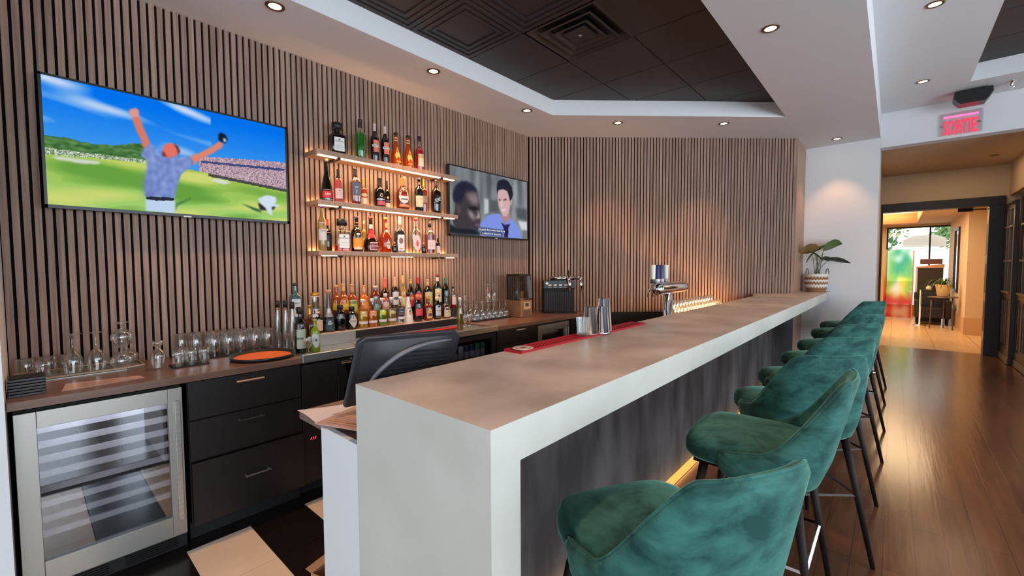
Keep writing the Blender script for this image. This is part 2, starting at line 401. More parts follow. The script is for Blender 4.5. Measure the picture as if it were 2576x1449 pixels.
# room walls out of the photo's view: right wall with tall windows, rear wall with a window
mb = MB()
WIN = [(-3.4, -1.6), (-1.2, 0.6), (1.0, 2.8), (3.2, 5.0)]
mb.box(4.6, 4.75, -4.1, 7.52, 0, 0.45, WHITE); mb.box(4.6, 4.75, -4.1, 7.52, 2.9, HR + 0.3, WHITE)
edges = [-4.1] + [e for w in WIN for e in w] + [7.52]
for i in range(0, len(edges), 2): mb.box(4.6, 4.75, edges[i], edges[i + 1], 0.45, 2.9, WHITE)
struct(mb, 'wall_right')
mb = MB()
mb.box(-3.62, -2.2, -4.25, -4.1, 0, 3.8, WHITE); mb.box(3.4, 4.75, -4.25, -4.1, 0, 3.8, WHITE); mb.box(-2.2, 3.4, -4.25, -4.1, 2.8, 3.8, WHITE); mb.box(-2.2, 3.4, -4.25, -4.1, 0, 0.5, WHITE)
struct(mb, 'wall_rear')

# ---- lobby beyond the doorway
mb = MB(); mb.box(-4.0, -0.235, 10.62, 10.72, 0, 3.2, WHITE2); mb.box(-0.3, -0.235, 10.62, 12.0, 0, 3.2, WHITE2); mb.box(-4.0, -3.9, 10.62, 17.4, 0, 3.2, WHITE2); struct(mb, 'wall_lobby_left')
mb = MB(); mb.box(1.17, 4.0, 13.3, 17.4, 0, 3.2, WHITE2); mb.box(1.155, 4.0, 13.285, 17.4, 0, 0.36, pbr('beige_plinth', C(196, 160, 122), 0.6)); struct(mb, 'wall_lobby_right')
mb = MB(); mb.box(1.75, 4.0, 10.62, 13.3, 0, 3.2, WHITE2); struct(mb, 'wall_lobby_side')
mb = MB()
mb.box(-4, 4, 10.72, 13.2, 2.68, 3.2, WHITE2); mb.box(0.46, 4, 13.2, 17.3, 2.68, 3.2, WHITE2); mb.box(-4, 0.46, 16.6, 17.3, 2.68, 3.2, pbr('orange_beam', C(226, 168, 112), 0.6)); mb.box(-4, -2.5, 13.2, 16.6, 2.68, 3.2, WHITE2); mb.box(-2.5, 0.46, 13.2, 16.6, 2.95, 3.2, WHITE)
struct(mb, 'ceiling_lobby')
mb = MB(); mb.box(-4.0, -0.18, 17.3, 17.45, 0, 2.9, WHITE2); mb.box(-0.18, 1.3, 17.3, 17.45, 2.62, 2.9, WHITE2); mb.box(-0.18, 0.50, 17.3, 17.45, 0, 0.28, pbr('brick_red_sill', C(186, 120, 84), 0.6)); struct(mb, 'wall_lobby_end')
w = MB(); w.box(-0.18, -0.14, 17.3, 17.4, 0.28, 2.62, BLACKM); w.box(1.20, 1.26, 17.3, 17.4, 0.0, 2.62, BLACKM); w.box(-0.14, 1.20, 17.3, 17.4, 2.58, 2.62, BLACKM); w.box(0.75, 0.785, 17.3, 17.4, 0.0, 2.58, BLACKM); w.box(-0.14, 1.2, 17.3, 17.4, 0.28, 0.31, BLACKM)
wo = struct(w, 'window_1')
p = MB(); p.box(-0.14, 0.75, 17.34, 17.35, 0.31, 2.58, WINDOWG); p.build('pane', wo)
p = MB(); p.box(0.785, 1.20, 17.34, 17.35, 0.0, 2.58, WINDOWG); p.build('pane', wo)
mb = MB(); mb.box(-30, 30, 17.45, 60, -0.25, -0.15, pbr('pavement', C(190, 190, 188), 0.9)); struct(mb, 'ground_outside')
# trees outside the lobby window
LEAFOUT = pbr('tree_leaves', C(70, 120, 60), 0.7, noise=((3, 3, 3), C(140, 180, 110), 3, 0.35, 0.7))
for i, (x, y, z, r, lab) in enumerate(((-0.55, 24.0, 3.1, 1.05, 'leafy green street tree outside, seen left of the hanging white sign'), (1.75, 23.0, 2.9, 0.85, 'slender green street tree outside, seen in the right-hand window pane'))):
    t = thing('street_tree', lab, 'tree', (x, y, -0.15))
    rnd = random.Random(i); mb = MB()
    for k in range(420):
        a, b = rnd.uniform(0, 2 * pi), rnd.uniform(-1, 1); rr = r * rnd.uniform(0.35, 1.0)
        c = Vector((rr * cos(a) * sqrt(1 - b * b), rr * sin(a) * sqrt(1 - b * b), z + rr * b * 0.9)); s = rnd.uniform(0.08, 0.16)
        ax = Vector((rnd.gauss(0, 1), rnd.gauss(0, 1), rnd.gauss(0, 1))).normalized(); bx = ax.orthogonal().normalized(); cx = ax.cross(bx)
        mb.add([c + bx * s, c + cx * s * 0.5, c - bx * s, c - cx * s * 0.5], [(0, 1, 2, 3)], LEAFOUT)
    mb.build('crown', t)
    mb = MB(); mb.tube([(0, 0, 0), (0.04, 0, z * 0.5), (0, 0.03, z)], [0.09, 0.07, 0.03], plain(80, 62, 50, 0.8), 8); mb.build('trunk', t)
# ------------------------------------------------------------------ the bar
XA, XB, Y0, ZB, TB = -1.232, -0.651, 0.663, 1.137, 0.10
bar = thing('bar_counter', 'long pale microcement bar with waterfall end, dark front panel and overhanging top', 'bar', (-0.95, 4.0, 0))
def bl(mb): 
    mb.v = [(x + 0.95, y - 4.0, z) for x, y, z in mb.v]; return mb
SLAB = [(XA, Y0), (XB, Y0), (XB, 7.335), (-0.972, 7.335), (-0.960, 6.63), (-1.36, 6.25), (-1.30, 6.02), (XA, 5.75)]
mb = MB(); mb.prism(SLAB, ZB - TB, ZB, MICRO); mb.mi[1] = mb.mid(MICROTOP)
bl(mb).build('worktop', bar)
mb = MB(); mb.box(XA, XB, Y0, Y0 + TB, 0.0, ZB - TB, MICRO); mb.f.pop(5); mb.mi.pop(5); mb.col.pop(5); bl(mb).build('end_panel', bar)
mb = MB(); mb.box(XA, -1.137, Y0 + TB, 7.33, 0.0, ZB - TB - 0.0005, MICRODK); bl(mb).build('front_panel', bar)
mb = MB(); mb.box(-1.1365, -1.085, Y0 + TB + 0.02, 7.3, 0.0, 0.007, emit('lit_floor_glow', (1.0, 0.50, 0.11, 1), 1.25)); bl(mb).build('glow_strip', bar)  # glowing slab stands in for the orange-lit floor along the panel base
# lower working side behind the bar
mb = MB(); mb.box(-1.476, XA - 0.0005, Y0, Y0 + 0.018, 0.0, 0.946, WHITE); bl(mb).build('side_panel', bar)
mb = MB(); mb.box(-1.70, XA - 0.0005, Y0 + 0.0185, 5.2, 0.916, 0.946, COUNTER); bl(mb).build('working_shelf', bar)
mb = MB(); mb.box(-1.66, -1.60, Y0 + 0.3, 5.2, 0.0, 0.915, CAB); bl(mb).build('inner_carcass', bar)

# ------------------------------------------------------------------ back counter run along the slatted wall
XF = -2.783
mb = MB(); mb.box(-3.468, XF, -0.073, 1.142, 0.892, 0.93, COUNTER)
tag(mb.build('wood_worktop', bevel=0.002), 'dark reddish wood worktop along the slatted wall above the wine fridge and drawers', 'worktop')
mb = MB(); mb.prism([(-3.468, 2.945), (XF, 2.945), (XF, 4.86), (-2.83, 4.84), (-3.44, 4.262), (-3.468, 4.225)], 0.892, 0.93, COUNTER)
tag(mb.build('wood_worktop', bevel=0.002), 'orange-brown wood worktop running into the far corner under the blender', 'worktop')
st = thing('steel_worktop', 'stainless steel bar station with raised front lip and stepped bottle ledge', 'worktop', (-3.1, 2.04, 0.88))
def sl(mb): mb.v = [(x + 3.1, y - 2.04, z - 0.88) for x, y, z in mb.v]; return mb
mb = MB(); mb.box(-3.468, -2.80, 1.1435, 2.944, 0.90, 0.922, STEEL); sl(mb).build('deck', st)
mb = MB(); mb.box(-2.80, -2.778, 1.1435, 2.944, 0.892, 0.945, STEEL); sl(mb).build('front_lip', st, bevel=0.004)
mb = MB(); mb.box(-3.468, -3.135, 1.276, 2.74, 0.9225, 1.005, STEELF); mb.box(-3.468, -3.13, 1.276, 2.74, 1.005, 1.010, pbr('ledge_top', C(214, 190, 176), 0.35)); sl(mb).build('bottle_ledge', st)
mb = MB(); mb.box(-3.468, -3.275, 1.276, 2.93, 1.0102, 1.090, CAB); sl(mb).build('rear_step', st)
mb = MB(); mb.box(-3.1345, -3.128, 1.70, 2.735, 0.945, 1.004, BLACKM); sl(mb).build('black_trim', st)
mb = MB()
for (a, b) in ((1.62, 1.73), (1.95, 2.15)): mb.box(-3.06, -2.86, a, b, 0.9225, 0.926, STEELF)
sl(mb).build('drain_plate', st)
mb = MB(); mb.prism([(-3.115, 1.80), (-3.03, 1.72), (-3.03, 2.70), (-3.115, 2.70)], 0.9225, 0.934, REDMAT)
tag(mb.build('bar_mat'), 'short red rubber mat on the steel station below the front bottles', 'mat')

RACKW = pbr('beech_rack', C(206, 184, 164), 0.5, noise=((4, 40, 40), C(220, 198, 178), 3, 0.3, 0.7))
# wine fridge, left
def wine_fridge(name, label, y0, y1, group, lit=False, tilt=0.0):
    f = thing(name, label, 'fridge', (XF - 0.03, (y0 + y1) / 2, 0), tilt, group)
    hw = (y1 - y0) / 2
    mb = MB(); mb.box(-0.58, -0.565, -hw, hw, 0.02, 0.872, BLACKM); mb.box(-0.565, -0.045, -hw, -hw + 0.02, 0.02, 0.872, BLACKM); mb.box(-0.565, -0.045, hw - 0.02, hw, 0.02, 0.872, BLACKM); mb.box(-0.565, -0.045, -hw + 0.02, hw - 0.02, 0.852, 0.872, BLACKM); mb.box(-0.565, -0.045, -hw + 0.02, hw - 0.02, 0.02, 0.13, BLACKM)
    mb.build('cabinet_body', f)
    mb = MB(); a, b = 0.068, 0.060
    mb.box(-0.04, 0.0, -hw, -hw + a, 0.075, 0.868, STEELF); mb.box(-0.04, 0.0, hw - b, hw, 0.075, 0.868, STEELF)
    mb.box(-0.04, 0.0, -hw + a, hw - b, 0.793, 0.868, STEELF); mb.box(-0.04, 0.0, -hw + a, hw - b, 0.075, 0.183, STEELF)
    d = mb.build('door_frame', f, bevel=0.002)
    mb = MB(); mb.box(-0.022, -0.014, -hw + a, hw - b, 0.183, 0.793, SMOKE); mb.build('door_pane', f)
    mb = MB(); mb.box(0.004, 0.016, hw - 0.036, hw - 0.012, 0.16, 0.80, STEEL); mb.box(0, 0.004, hw - 0.03, hw - 0.018, 0.20, 0.22, STEEL); mb.box(0, 0.004, hw - 0.03, hw - 0.018, 0.74, 0.76, STEEL); mb.build('handle', f, bevel=0.002)
    for k in range(8 if not lit else 5):
        z = 0.235 + k * 0.071
        if lit: z = 0.22 + k * 0.125
        mb = MB(); mb.box(-0.16, -0.14, -hw + 0.024, hw - 0.024, z, z + 0.028, RACKW)
        for q in range(7):
            yy = -hw + 0.06 + q * (2 * hw - 0.12) / 6; mb.box(-0.55, -0.16, yy - 0.002, yy + 0.002, z + 0.008, z + 0.012, CAB)
        mb.build('rack', f)
    mb = MB(); mb.box(-0.06, -0.02, -hw, hw, 0.0, 0.073, BLACKM)
    for k in range(5):
        for (p, q) in ((-hw + 0.03, -0.02), (0.04, hw - 0.04)): mb.box(-0.02, -0.012, p, q, 0.010 + k * 0.011, 0.015 + k * 0.011, CAB)
    mb.build('vent_grille', f)
    return f
wf = wine_fridge('wine_fridge', 'stainless framed wine fridge with slatted racks behind glass at far left', -0.058, 0.530, None)
wf2 = wine_fridge('wine_fridge', 'steel framed wine fridge glowing amber below the far corner worktop', 3.60, 4.185, None, lit=True)
# bottles lying in the far fridge
def tubeb(name, label, loc, rz, col, group):
    mb = MB(); mb.lathe([(0.005, 0), (0.034, 0.004), (0.036, 0.02), (0.036, 0.19), (0.014, 0.25), (0.013, 0.29)], col, seg=16, M=Matrix.Rotation(pi / 2, 4, 'Y'))
    o = mb.build(name, smooth=True); o.location = loc; o.rotation_euler = (0, 0, rz)
    return tag(o, label, 'bottle', group)
for k, (yy, zz) in enumerate(((3.74, 0.776), (3.86, 0.776), (3.98, 0.776))):
    tubeb('wine_bottle', ('leftmost', 'middle', 'rightmost')[k] + ' of three bottles lying in the amber wine fridge', (XF - 0.40, yy, 0.747 + 0.037), 0, pbr('amber_bottle_%d' % k, (C(170, 110, 40), C(60, 25, 20), C(120, 80, 30))[k], 0.15), 'bottles lying in the far wine fridge')

# drawer units
def drawers(label, y0, y1, splits, handles, group=None, ajar=0.0):
    t = thing('drawer_cabinet', label, 'cabinet', (XF - 0.02, (y0 + y1) / 2, 0), 0, group)
    hw = (y1 - y0) / 2
    mb = MB(); mb.box(-0.62, -0.02, -hw, hw, 0.10, 0.89, CAB); mb.box(-0.62, -0.07, -hw, hw, 0.0, 0.10, BLACKM); mb.build('carcass', t)
    for k, (za, zb) in enumerate(splits):
        mb = MB(); mb.box(-0.0195, 0.0, -hw + 0.002, hw - 0.002, za, zb, CAB); d = mb.build('drawer', t, bevel=0.0015); d.location.x = ajar if k == 0 else 0.0
        hz, ya, yb = handles[k]
        ya -= (y0 + y1) / 2; yb -= (y0 + y1) / 2
        mb = MB(); mb.bar((0.028, ya, hz), (0.028, yb, hz), 0.009, STEEL); mb.bar((0.0, ya + 0.01, hz), (0.028, ya + 0.01, hz), 0.008, STEEL); mb.bar((0.0, yb - 0.01, hz), (0.028, yb - 0.01, hz), 0.008, STEEL)
        mb.build('handle', d)
    return t
drawers('black three-drawer unit with slim steel handles between wine fridge and glass-door cooler', 0.553, 1.140, ((0.105, 0.447), (0.452, 0.672), (0.677, 0.885)), ((0.297, 0.797, 0.935), (0.623, 0.779, 0.913), (0.849, 0.776, 0.919)), ajar=0.022)
drawers('black drawer unit with one short steel handle left of the amber wine fridge', 2.955, 3.585, ((0.105, 0.46), (0.47, 0.74), (0.75, 0.885)), ((0.40, 3.20, 3.34), (0.66, 3.20, 3.34), (0.869, 3.20, 3.34)))
mb = MB(); mb.prism([(XF - 0.02, 4.20), (XF - 0.02, 4.58), (-3.08, 4.58), (-3.40, 4.27), (-3.40, 4.20)], 0.0, 0.89, CAB); mb.box(XF - 0.02, XF - 0.001, 4.205, 4.575, 0.1, 0.885, CAB)
tag(mb.build('base_cabinet', bevel=0.002), 'plain black base cabinet closing the counter run in the far corner', 'cabinet')
# back bar cooler with two glass doors
c = thing('bottle_cooler', 'black back bar cooler with two glass doors under the steel station', 'cooler', (XF - 0.02, 2.05, 0))
mb = MB(); mb.box(-0.60, -0.58, -0.905, 0.895, 0.08, 0.89, BLACKM); mb.box(-0.58, -0.045, -0.905, -0.885, 0.08, 0.89, BLACKM); mb.box(-0.58, -0.045, 0.875, 0.895, 0.08, 0.89, BLACKM); mb.box(-0.58, -0.045, -0.885, 0.875, 0.87, 0.89, BLACKM); mb.box(-0.58, -0.045, -0.885, 0.875, 0.08, 0.12, BLACKM); mb.box(-0.58, -0.045, -0.70, -0.66, 0.12, 0.87, BLACKM); mb.box(-0.60, -0.10, -0.905, 0.895, 0, 0.08, BLACKM)
mb.build('cabinet_body', c)
mb = MB(); mb.box(-0.044, 0.0, -0.905, -0.672, 0.10, 0.875, CAB); pn = mb.build('side_panel', c, bevel=0.002)
mb = MB(); RDIG = emit('red_digits', (1, 0.05, 0.12, 1), 3.0)
for k in range(3):
    for q in range(3): mb.box(0.0005, 0.002, -0.862 + k * 0.014 + q * 0.002, -0.858 + k * 0.014 + q * 0.002, 0.380 + q * 0.006, 0.384 + q * 0.006, RDIG)
mb.build('display', pn)
for (y0, y1) in ((-0.668, 0.10), (0.105, 0.892)):
    mb = MB(); w_ = 0.045
    mb.box(-0.04, 0, y0, y0 + w_, 0.10, 0.875, BLACK); mb.box(-0.04, 0, y1 - w_, y1, 0.10, 0.875, BLACK); mb.box(-0.04, 0, y0 + w_, y1 - w_, 0.835, 0.875, BLACK); mb.box(-0.04, 0, y0 + w_, y1 - w_, 0.10, 0.14, BLACK)
    d = mb.build('door', c, bevel=0.002)
    mb = MB(); mb.box(-0.022, -0.016, y0 + w_, y1 - w_, 0.14, 0.835, thinglass('cooler_pane_%d' % int(y0 * 100), (0.75, 0.78, 0.80, 1), 0.5, 0.05, 0.02)); mb.build('door_pane', d)
    mb = MB(); mb.bar((0.014, y0 + 0.02, 0.853), (0.014, y0 + 0.09, 0.853), 0.012, CHROME); mb.lathe([(0.008, 0), (0.010, 0.02)], CHROME, (0.0, y0 + 0.10, 0.853), 12, None); mb.build('handle', d)
for z in (0.40, 0.66):
    mb = MB(); mb.box(-0.56, -0.06, -0.655, 0.87, z, z + 0.012, STEEL); mb.build('shelf', c)
# cans behind the right-hand glass door, bottles behind the left
def can(name, label, loc, c1, c2, group):
    t = thing(name, label, 'can', loc, 0, group)
    mb = MB(); mb.lathe([(0.024, 0), (0.031, 0.008), (0.031, 0.062)], c2, seg=16, cap1=False); mb.lathe([(0.031, 0.062), (0.031, 0.108), (0.026, 0.118)], c1, seg=16, cap0=False, cap1=False); mb.build('body', t, smooth=True)
    mb = MB(); mb.lathe([(0.0265, 0.117), (0.0265, 0.121), (0.022, 0.119)], CHROME, seg=16); mb.build('lid', t, smooth=True)
    return t
CN = ['first', 'second', 'third', 'fourth', 'fifth', 'sixth', 'seventh', 'eighth', 'ninth', 'tenth', 'eleventh', 'twelfth', 'thirteenth', 'fourteenth']
cols = [(plain(50, 26, 24), 'maroon'), (plain(200, 198, 205), 'white'), (plain(40, 42, 100), 'navy'), (plain(40, 42, 100), 'navy'), (plain(60, 110, 90), 'green'), (plain(60, 110, 90), 'green')]
for k in range(6):
    cm, cn = cols[k]
    can('drink_can', '%s and silver drink can, %s from left behind the right cooler door' % (cn, CN[k]), (XF - 0.105, 2.49 + k * 0.068, 0.672), cm, plain(176, 160, 180, 0.3), 'cans in the cooler')
for k in range(5):
    o = MB().lathe([(0.028, 0), (0.03, 0.01), (0.03, 0.09), (0.012, 0.14), (0.012, 0.17)], liquid('mixer_%d' % k, (C(190, 200, 190), C(120, 50, 30), C(190, 200, 190), C(120, 50, 30), C(190, 200, 190))[k], 0.5), seg=14)
    bt = thing('mixer_bottle', '%s mixer bottle, %s from left behind the left cooler door' % (('clear', 'brown')[k % 2], CN[k]), 'bottle', (XF - 0.105, 1.46 + k * 0.075, 0.672), 0, 'small bottles in the cooler')
    o.build('body', bt, smooth=True)
    MB().lathe([(0.014, 0.17), (0.014, 0.182)], CHROME, seg=12).build('cap', bt)
for k in range(4):
    bt = thing('mixer_bottle', 'brown soda bottle, %s from left on the lower shelf behind the left cooler door' % CN[k], 'bottle', (XF - 0.105, 1.46 + k * 0.08, 0.412), 0, 'small bottles in the cooler')
    MB().lathe([(0.028, 0), (0.032, 0.01), (0.032, 0.12), (0.012, 0.175), (0.012, 0.2)], liquid('cola_%d' % k, C(70, 28, 20), 0.6), seg=14).build('body', bt, smooth=True)
    MB().lathe([(0.0325, 0.03), (0.0325, 0.09)], plain(150, 60, 46), seg=14, cap0=False, cap1=False).build('label', bt, smooth=True)

# ------------------------------------------------------------------ televisions
def tv(name, label, yc, zc, w, h, x, draw, badge_y):
    t = thing(name, label, 'television', (x, yc, zc))
    mb = MB(); mb.box(-0.035, 0.0, -w / 2, w / 2, -h / 2, h / 2, BLACK); mb.build('housing', t, bevel=0.004)
    b = 0.012
    mb = MB(); draw(mb, w - 2 * b, h - 2 * b - 0.006, 0.0012, 0.003); mb.build('screen', t)
    mb = MB()
    for (a0, a1, c0, c1) in ((-w / 2, w / 2, h / 2 - b, h / 2), (-w / 2, w / 2, -h / 2, -h / 2 + b + 0.006), (-w / 2, -w / 2 + b, -h / 2, h / 2), (w / 2 - b, w / 2, -h / 2, h / 2)): mb.box(0.0002, 0.004, a0, a1, c0, c1, BLACK)
    mb.build('bezel', t)
    mb = MB(); mb.box(0.004, 0.006, badge_y - 0.02, badge_y + 0.02, -h / 2 - 0.002, -h / 2 + 0.007, plain(190, 190, 195, 0.3)); mb.build('badge', t)
    mb = MB(); mb.box(-0.0775, -0.036, -0.2, 0.2, -0.15, 0.15, BLACKM); mb.build('wall_bracket', t)
    return t
import numpy as np
def blur(a, r):
    if r < 1: return a
    k = np.exp(-0.5 * (np.arange(-3 * r, 3 * r + 1) / r) ** 2); k /= k.sum(); n = 3 * r
    for ax in (0, 1):
        p = np.pad(a, [(n, n) if i == ax else (0, 0) for i in range(a.ndim)], mode='edge'); o = np.zeros_like(a)
        for i, w in enumerate(k):
            sl = [slice(None)] * a.ndim; sl[ax] = slice(i, i + a.shape[ax]); o += w * p[tuple(sl)]
        a = o
    return a
def mask(pts, U, V):
    m = np.zeros(U.shape, bool); n = len(pts)
    for i in range(n):
        (x0, y0), (x1, y1) = pts[i], pts[(i + 1) % n]
        if y0 == y1: continue
        c = ((y0 > V) != (y1 > V)) & (U < (x1 - x0) * (V - y0) / (y1 - y0) + x0); m ^= c
    return m.astype(float)
def paint(img, U, V, pts, c, soft=0):
    m = blur(mask(pts, U, V), soft)[..., None]; return img * (1 - m) + np.array(c, float) * m
def picture(mb, img, w, h, x, oz, m):
    """one smooth grid whose points carry the colours shown on the screen"""
    nv, nu = img.shape[:2]; c = img / 255.0; c = np.where(c <= 0.04045, c / 12.92, ((np.maximum(c, 0) + 0.055) / 1.055) ** 2.4)
    o = len(mb.v); k = mb.mid(m)
    for j in range(nv):
        for i in range(nu): mb.v.append((x, (i / (nu - 1) - 0.5) * w, (j / (nv - 1) - 0.5) * h + oz))
    for j in range(nv - 1):
        for i in range(nu - 1):
            a = o + j * nu + i; mb.f.append([a, a + 1, a + nu + 1, a + nu]); mb.mi.append(k)
            mb.col.append([tuple(c[j, i]) + (1,), tuple(c[j, i + 1]) + (1,), tuple(c[j + 1, i + 1]) + (1,), tuple(c[j + 1, i]) + (1,)])
def canvas(fn, nu, nv):
    img = np.zeros((nv, nu, 3))
    for j in range(nv):
        for i in range(nu): img[j, i] = fn(i / (nu - 1), j / (nv - 1))
    U, V = np.meshgrid(np.linspace(0, 1, nu), np.linspace(0, 1, nv)); return img, U, V
SCREEN = emit_attr('screen_picture', 1.0)
def interp(pts, u):
    if u <= pts[0][0]: return pts[0][1]
    for (a, b), (c, d) in zip(pts, pts[1:]):
        if u <= c: return b + (d - b) * (u - a) / (c - a)
    return pts[-1][1]
def mixc(a, b, t): t = max(0, min(1, t)); return tuple(a[i] + (b[i] - a[i]) * t for i in range(3))
from mathutils import noise as mnoise
TV1 = {'arml': [(0.294, 0.81), (0.322, 0.828), (0.338, 0.731), (0.351, 0.66), (0.361, 0.597), (0.335, 0.539), (0.324, 0.628), (0.309, 0.698)], 'hand': [(0.287, 0.855), (0.293, 0.876), (0.302, 0.876), (0.309, 0.892), (0.321, 0.881), (0.323, 0.823), (0.295, 0.802), (0.288, 0.829)], 'armr': [(0.523, 0.544), (0.571, 0.601), (0.623, 0.673), (0.653, 0.732), (0.674, 0.728), (0.672, 0.686), (0.629, 0.614), (0.57, 0.536), (0.538, 0.47), (0.519, 0.479)], 'shirt': [(0.332, 0.533), (0.36, 0.603), (0.38, 0.587), (0.396, 0.532), (0.404, 0.503), (0.429, 0.499), (0.466, 0.514), (0.52, 0.551), (0.539, 0.484), (0.502, 0.409), (0.48, 0.363), (0.463, 0.254), (0.448, 0.135), (0.334, 0.13), (0.334, 0.247), (0.346, 0.449), (0.322, 0.485)], 'shade': [(0.334, 0.13), (0.334, 0.247), (0.345, 0.371), (0.356, 0.319), (0.357, 0.207), (0.373, 0.132)], 'head': [(0.407, 0.558), (0.415, 0.611), (0.441, 0.64), (0.465, 0.629), (0.477, 0.581), (0.466, 0.526), (0.434, 0.501), (0.406, 0.507)], 'hair': [(0.454, 0.642), (0.472, 0.62), (0.48, 0.571), (0.47, 0.535), (0.468, 0.59)], 'beard': [(0.406, 0.507), (0.407, 0.558), (0.417, 0.538), (0.424, 0.505)], 'cap': [(0.654, 0.799), (0.666, 0.826), (0.687, 0.812), (0.697, 0.773), (0.688, 0.726), (0.667, 0.731), (0.652, 0.748)], 'capw': [(0.675, 0.771), (0.687, 0.775), (0.69, 0.745), (0.678, 0.737)], 'belt': [(0.335, 0.13), (0.448, 0.144), (0.446, 0.115), (0.375, 0.101), (0.334, 0.108)], 'pants': [(0.333, 0.113), (0.45, 0.124), (0.45, 0.005), (0.334, 0.004)], 'sq_shirt': [(0.839, 0.21), (0.88, 0.257), (0.908, 0.26), (0.936, 0.255), (0.943, 0.216), (0.928, 0.167), (0.961, 0.172), (0.95, 0.15), (0.914, 0.144), (0.913, 0.05), (0.896, 0.067), (0.879, 0.125), (0.862, 0.155)], 'sq_pants': [(0.838, 0.171), (0.879, 0.151), (0.943, 0.162), (0.921, 0.111), (0.851, 0.094)], 'shadow1': [(0.753, 0.149), (0.845, 0.106), (0.858, 0.068), (0.811, 0.094)], 'shadow2': [(0.45, 0.089), (0.499, 0.139), (0.515, 0.166), (0.52, 0.146), (0.461, 0.074), (0.446, 0.007)], 'bunker1': [(0.015, 0.381), (0.089, 0.388), (0.177, 0.387), (0.168, 0.361), (0.122, 0.351), (0.037, 0.356)], 'bunker2': [(0.602, 0.353), (0.662, 0.368), (0.71, 0.342), (0.673, 0.321), (0.626, 0.334)], 'roof': [(0.57, 0.52), (0.99, 0.568), (0.99, 0.541), (0.57, 0.5)], 'treetop': [(0.002, 0.537), (0.068, 0.543), (0.15, 0.522), (0.237, 0.543), (0.321, 0.594)], 'treebot': [(0.003, 0.441), (0.107, 0.441), (0.236, 0.447), (0.324, 0.453)], 'crowdbot': [(0.003, 0.388), (0.148, 0.409), (0.338, 0.424)], 'standtop': [(0.57, 0.559), (0.776, 0.6), (0.993, 0.634)], 'standbot': [(0.524, 0.421), (0.774, 0.383), (0.991, 0.348)]}
TV2 = {'lhair': [(0.032, 0.572), (0.045, 0.661), (0.079, 0.746), (0.129, 0.798), (0.187, 0.816), (0.253, 0.787), (0.3, 0.734), (0.328, 0.655), (0.265, 0.662), (0.186, 0.637), (0.172, 0.599), (0.133, 0.485), (0.064, 0.447), (0.037, 0.503)], 'lface': [(0.064, 0.456), (0.133, 0.503), (0.179, 0.636), (0.265, 0.667), (0.323, 0.651), (0.34, 0.538), (0.348, 0.436), (0.34, 0.388), (0.353, 0.296), (0.346, 0.211), (0.347, 0.154), (0.262, 0.106), (0.061, 0.087), (0.032, 0.172), (0.038, 0.26), (0.057, 0.35)], 'lfore': [(0.186, 0.628), (0.293, 0.659), (0.327, 0.61), (0.334, 0.49), (0.264, 0.47), (0.205, 0.551)], 'lcheek': [(0.204, 0.388), (0.263, 0.323), (0.297, 0.243), (0.249, 0.257), (0.21, 0.325)], 'lnose': [(0.308, 0.412), (0.332, 0.369), (0.35, 0.296), (0.332, 0.261), (0.29, 0.27), (0.318, 0.329)], 'leye': [(0.21, 0.425), (0.264, 0.447), (0.319, 0.432), (0.319, 0.404), (0.264, 0.387), (0.217, 0.399)], 'llip': [(0.283, 0.177), (0.346, 0.192), (0.345, 0.154), (0.29, 0.14)], 'lear': [(0.074, 0.44), (0.101, 0.418), (0.123, 0.341), (0.107, 0.303), (0.079, 0.353)], 'lbody': [(-0.002, 0.143), (0.062, 0.104), (0.262, 0.11), (0.324, 0.058), (0.352, 0.008), (-0.001, 0.004)], 'rhair': [(0.562, 0.792), (0.569, 0.881), (0.594, 0.931), (0.658, 0.967), (0.723, 0.948), (0.773, 0.858), (0.788, 0.738), (0.763, 0.651), (0.743, 0.622), (0.731, 0.707), (0.706, 0.783), (0.649, 0.801), (0.586, 0.772), (0.57, 0.695)], 'rface': [(0.574, 0.745), (0.586, 0.769), (0.649, 0.799), (0.706, 0.778), (0.739, 0.647), (0.749, 0.557), (0.731, 0.442), (0.697, 0.356), (0.648, 0.35), (0.612, 0.425), (0.585, 0.521), (0.574, 0.637)], 'rear': [(0.746, 0.638), (0.777, 0.664), (0.771, 0.581), (0.748, 0.546)], 'rneck': [(0.624, 0.367), (0.739, 0.453), (0.746, 0.331), (0.668, 0.231), (0.616, 0.326)], 'reye1': [(0.585, 0.619), (0.617, 0.625), (0.617, 0.607), (0.587, 0.602)], 'reye2': [(0.649, 0.629), (0.694, 0.649), (0.698, 0.628), (0.653, 0.61)], 'rmouth': [(0.62, 0.458), (0.689, 0.487), (0.665, 0.443), (0.632, 0.436)], 'rnose': [(0.609, 0.524), (0.629, 0.607), (0.645, 0.52), (0.633, 0.498)], 'rshirt': [(0.349, 0.19), (0.44, 0.335), (0.561, 0.384), (0.616, 0.376), (0.648, 0.269), (0.664, 0.23), (0.739, 0.335), (0.825, 0.266), (0.887, 0.145), (0.918, 0.002), (0.352, 0.003)], 'rtie': [(0.616, 0.246), (0.672, 0.211), (0.747, 0.238), (0.718, 0.164), (0.714, 0.001), (0.66, 0.001), (0.656, 0.149)], 'win1': [(0.397, 0.595), (0.456, 0.596), (0.455, 0.375), (0.403, 0.34)], 'dark1': [(0.463, 0.597), (0.573, 0.598), (0.593, 0.393), (0.462, 0.386)], 'dark2': [(0.825, 0.517), (0.996, 0.532), (0.997, 0.326), (0.851, 0.332)], 'white2': [(0.86, 0.301), (0.997, 0.305), (0.997, 0.152), (0.914, 0.157)], 'sub1': [(0.279, 0.135), (0.718, 0.128), (0.718, 0.069), (0.279, 0.079)], 'sub2': [(0.352, 0.077), (0.636, 0.065), (0.636, 0.014), (0.352, 0.022)]}
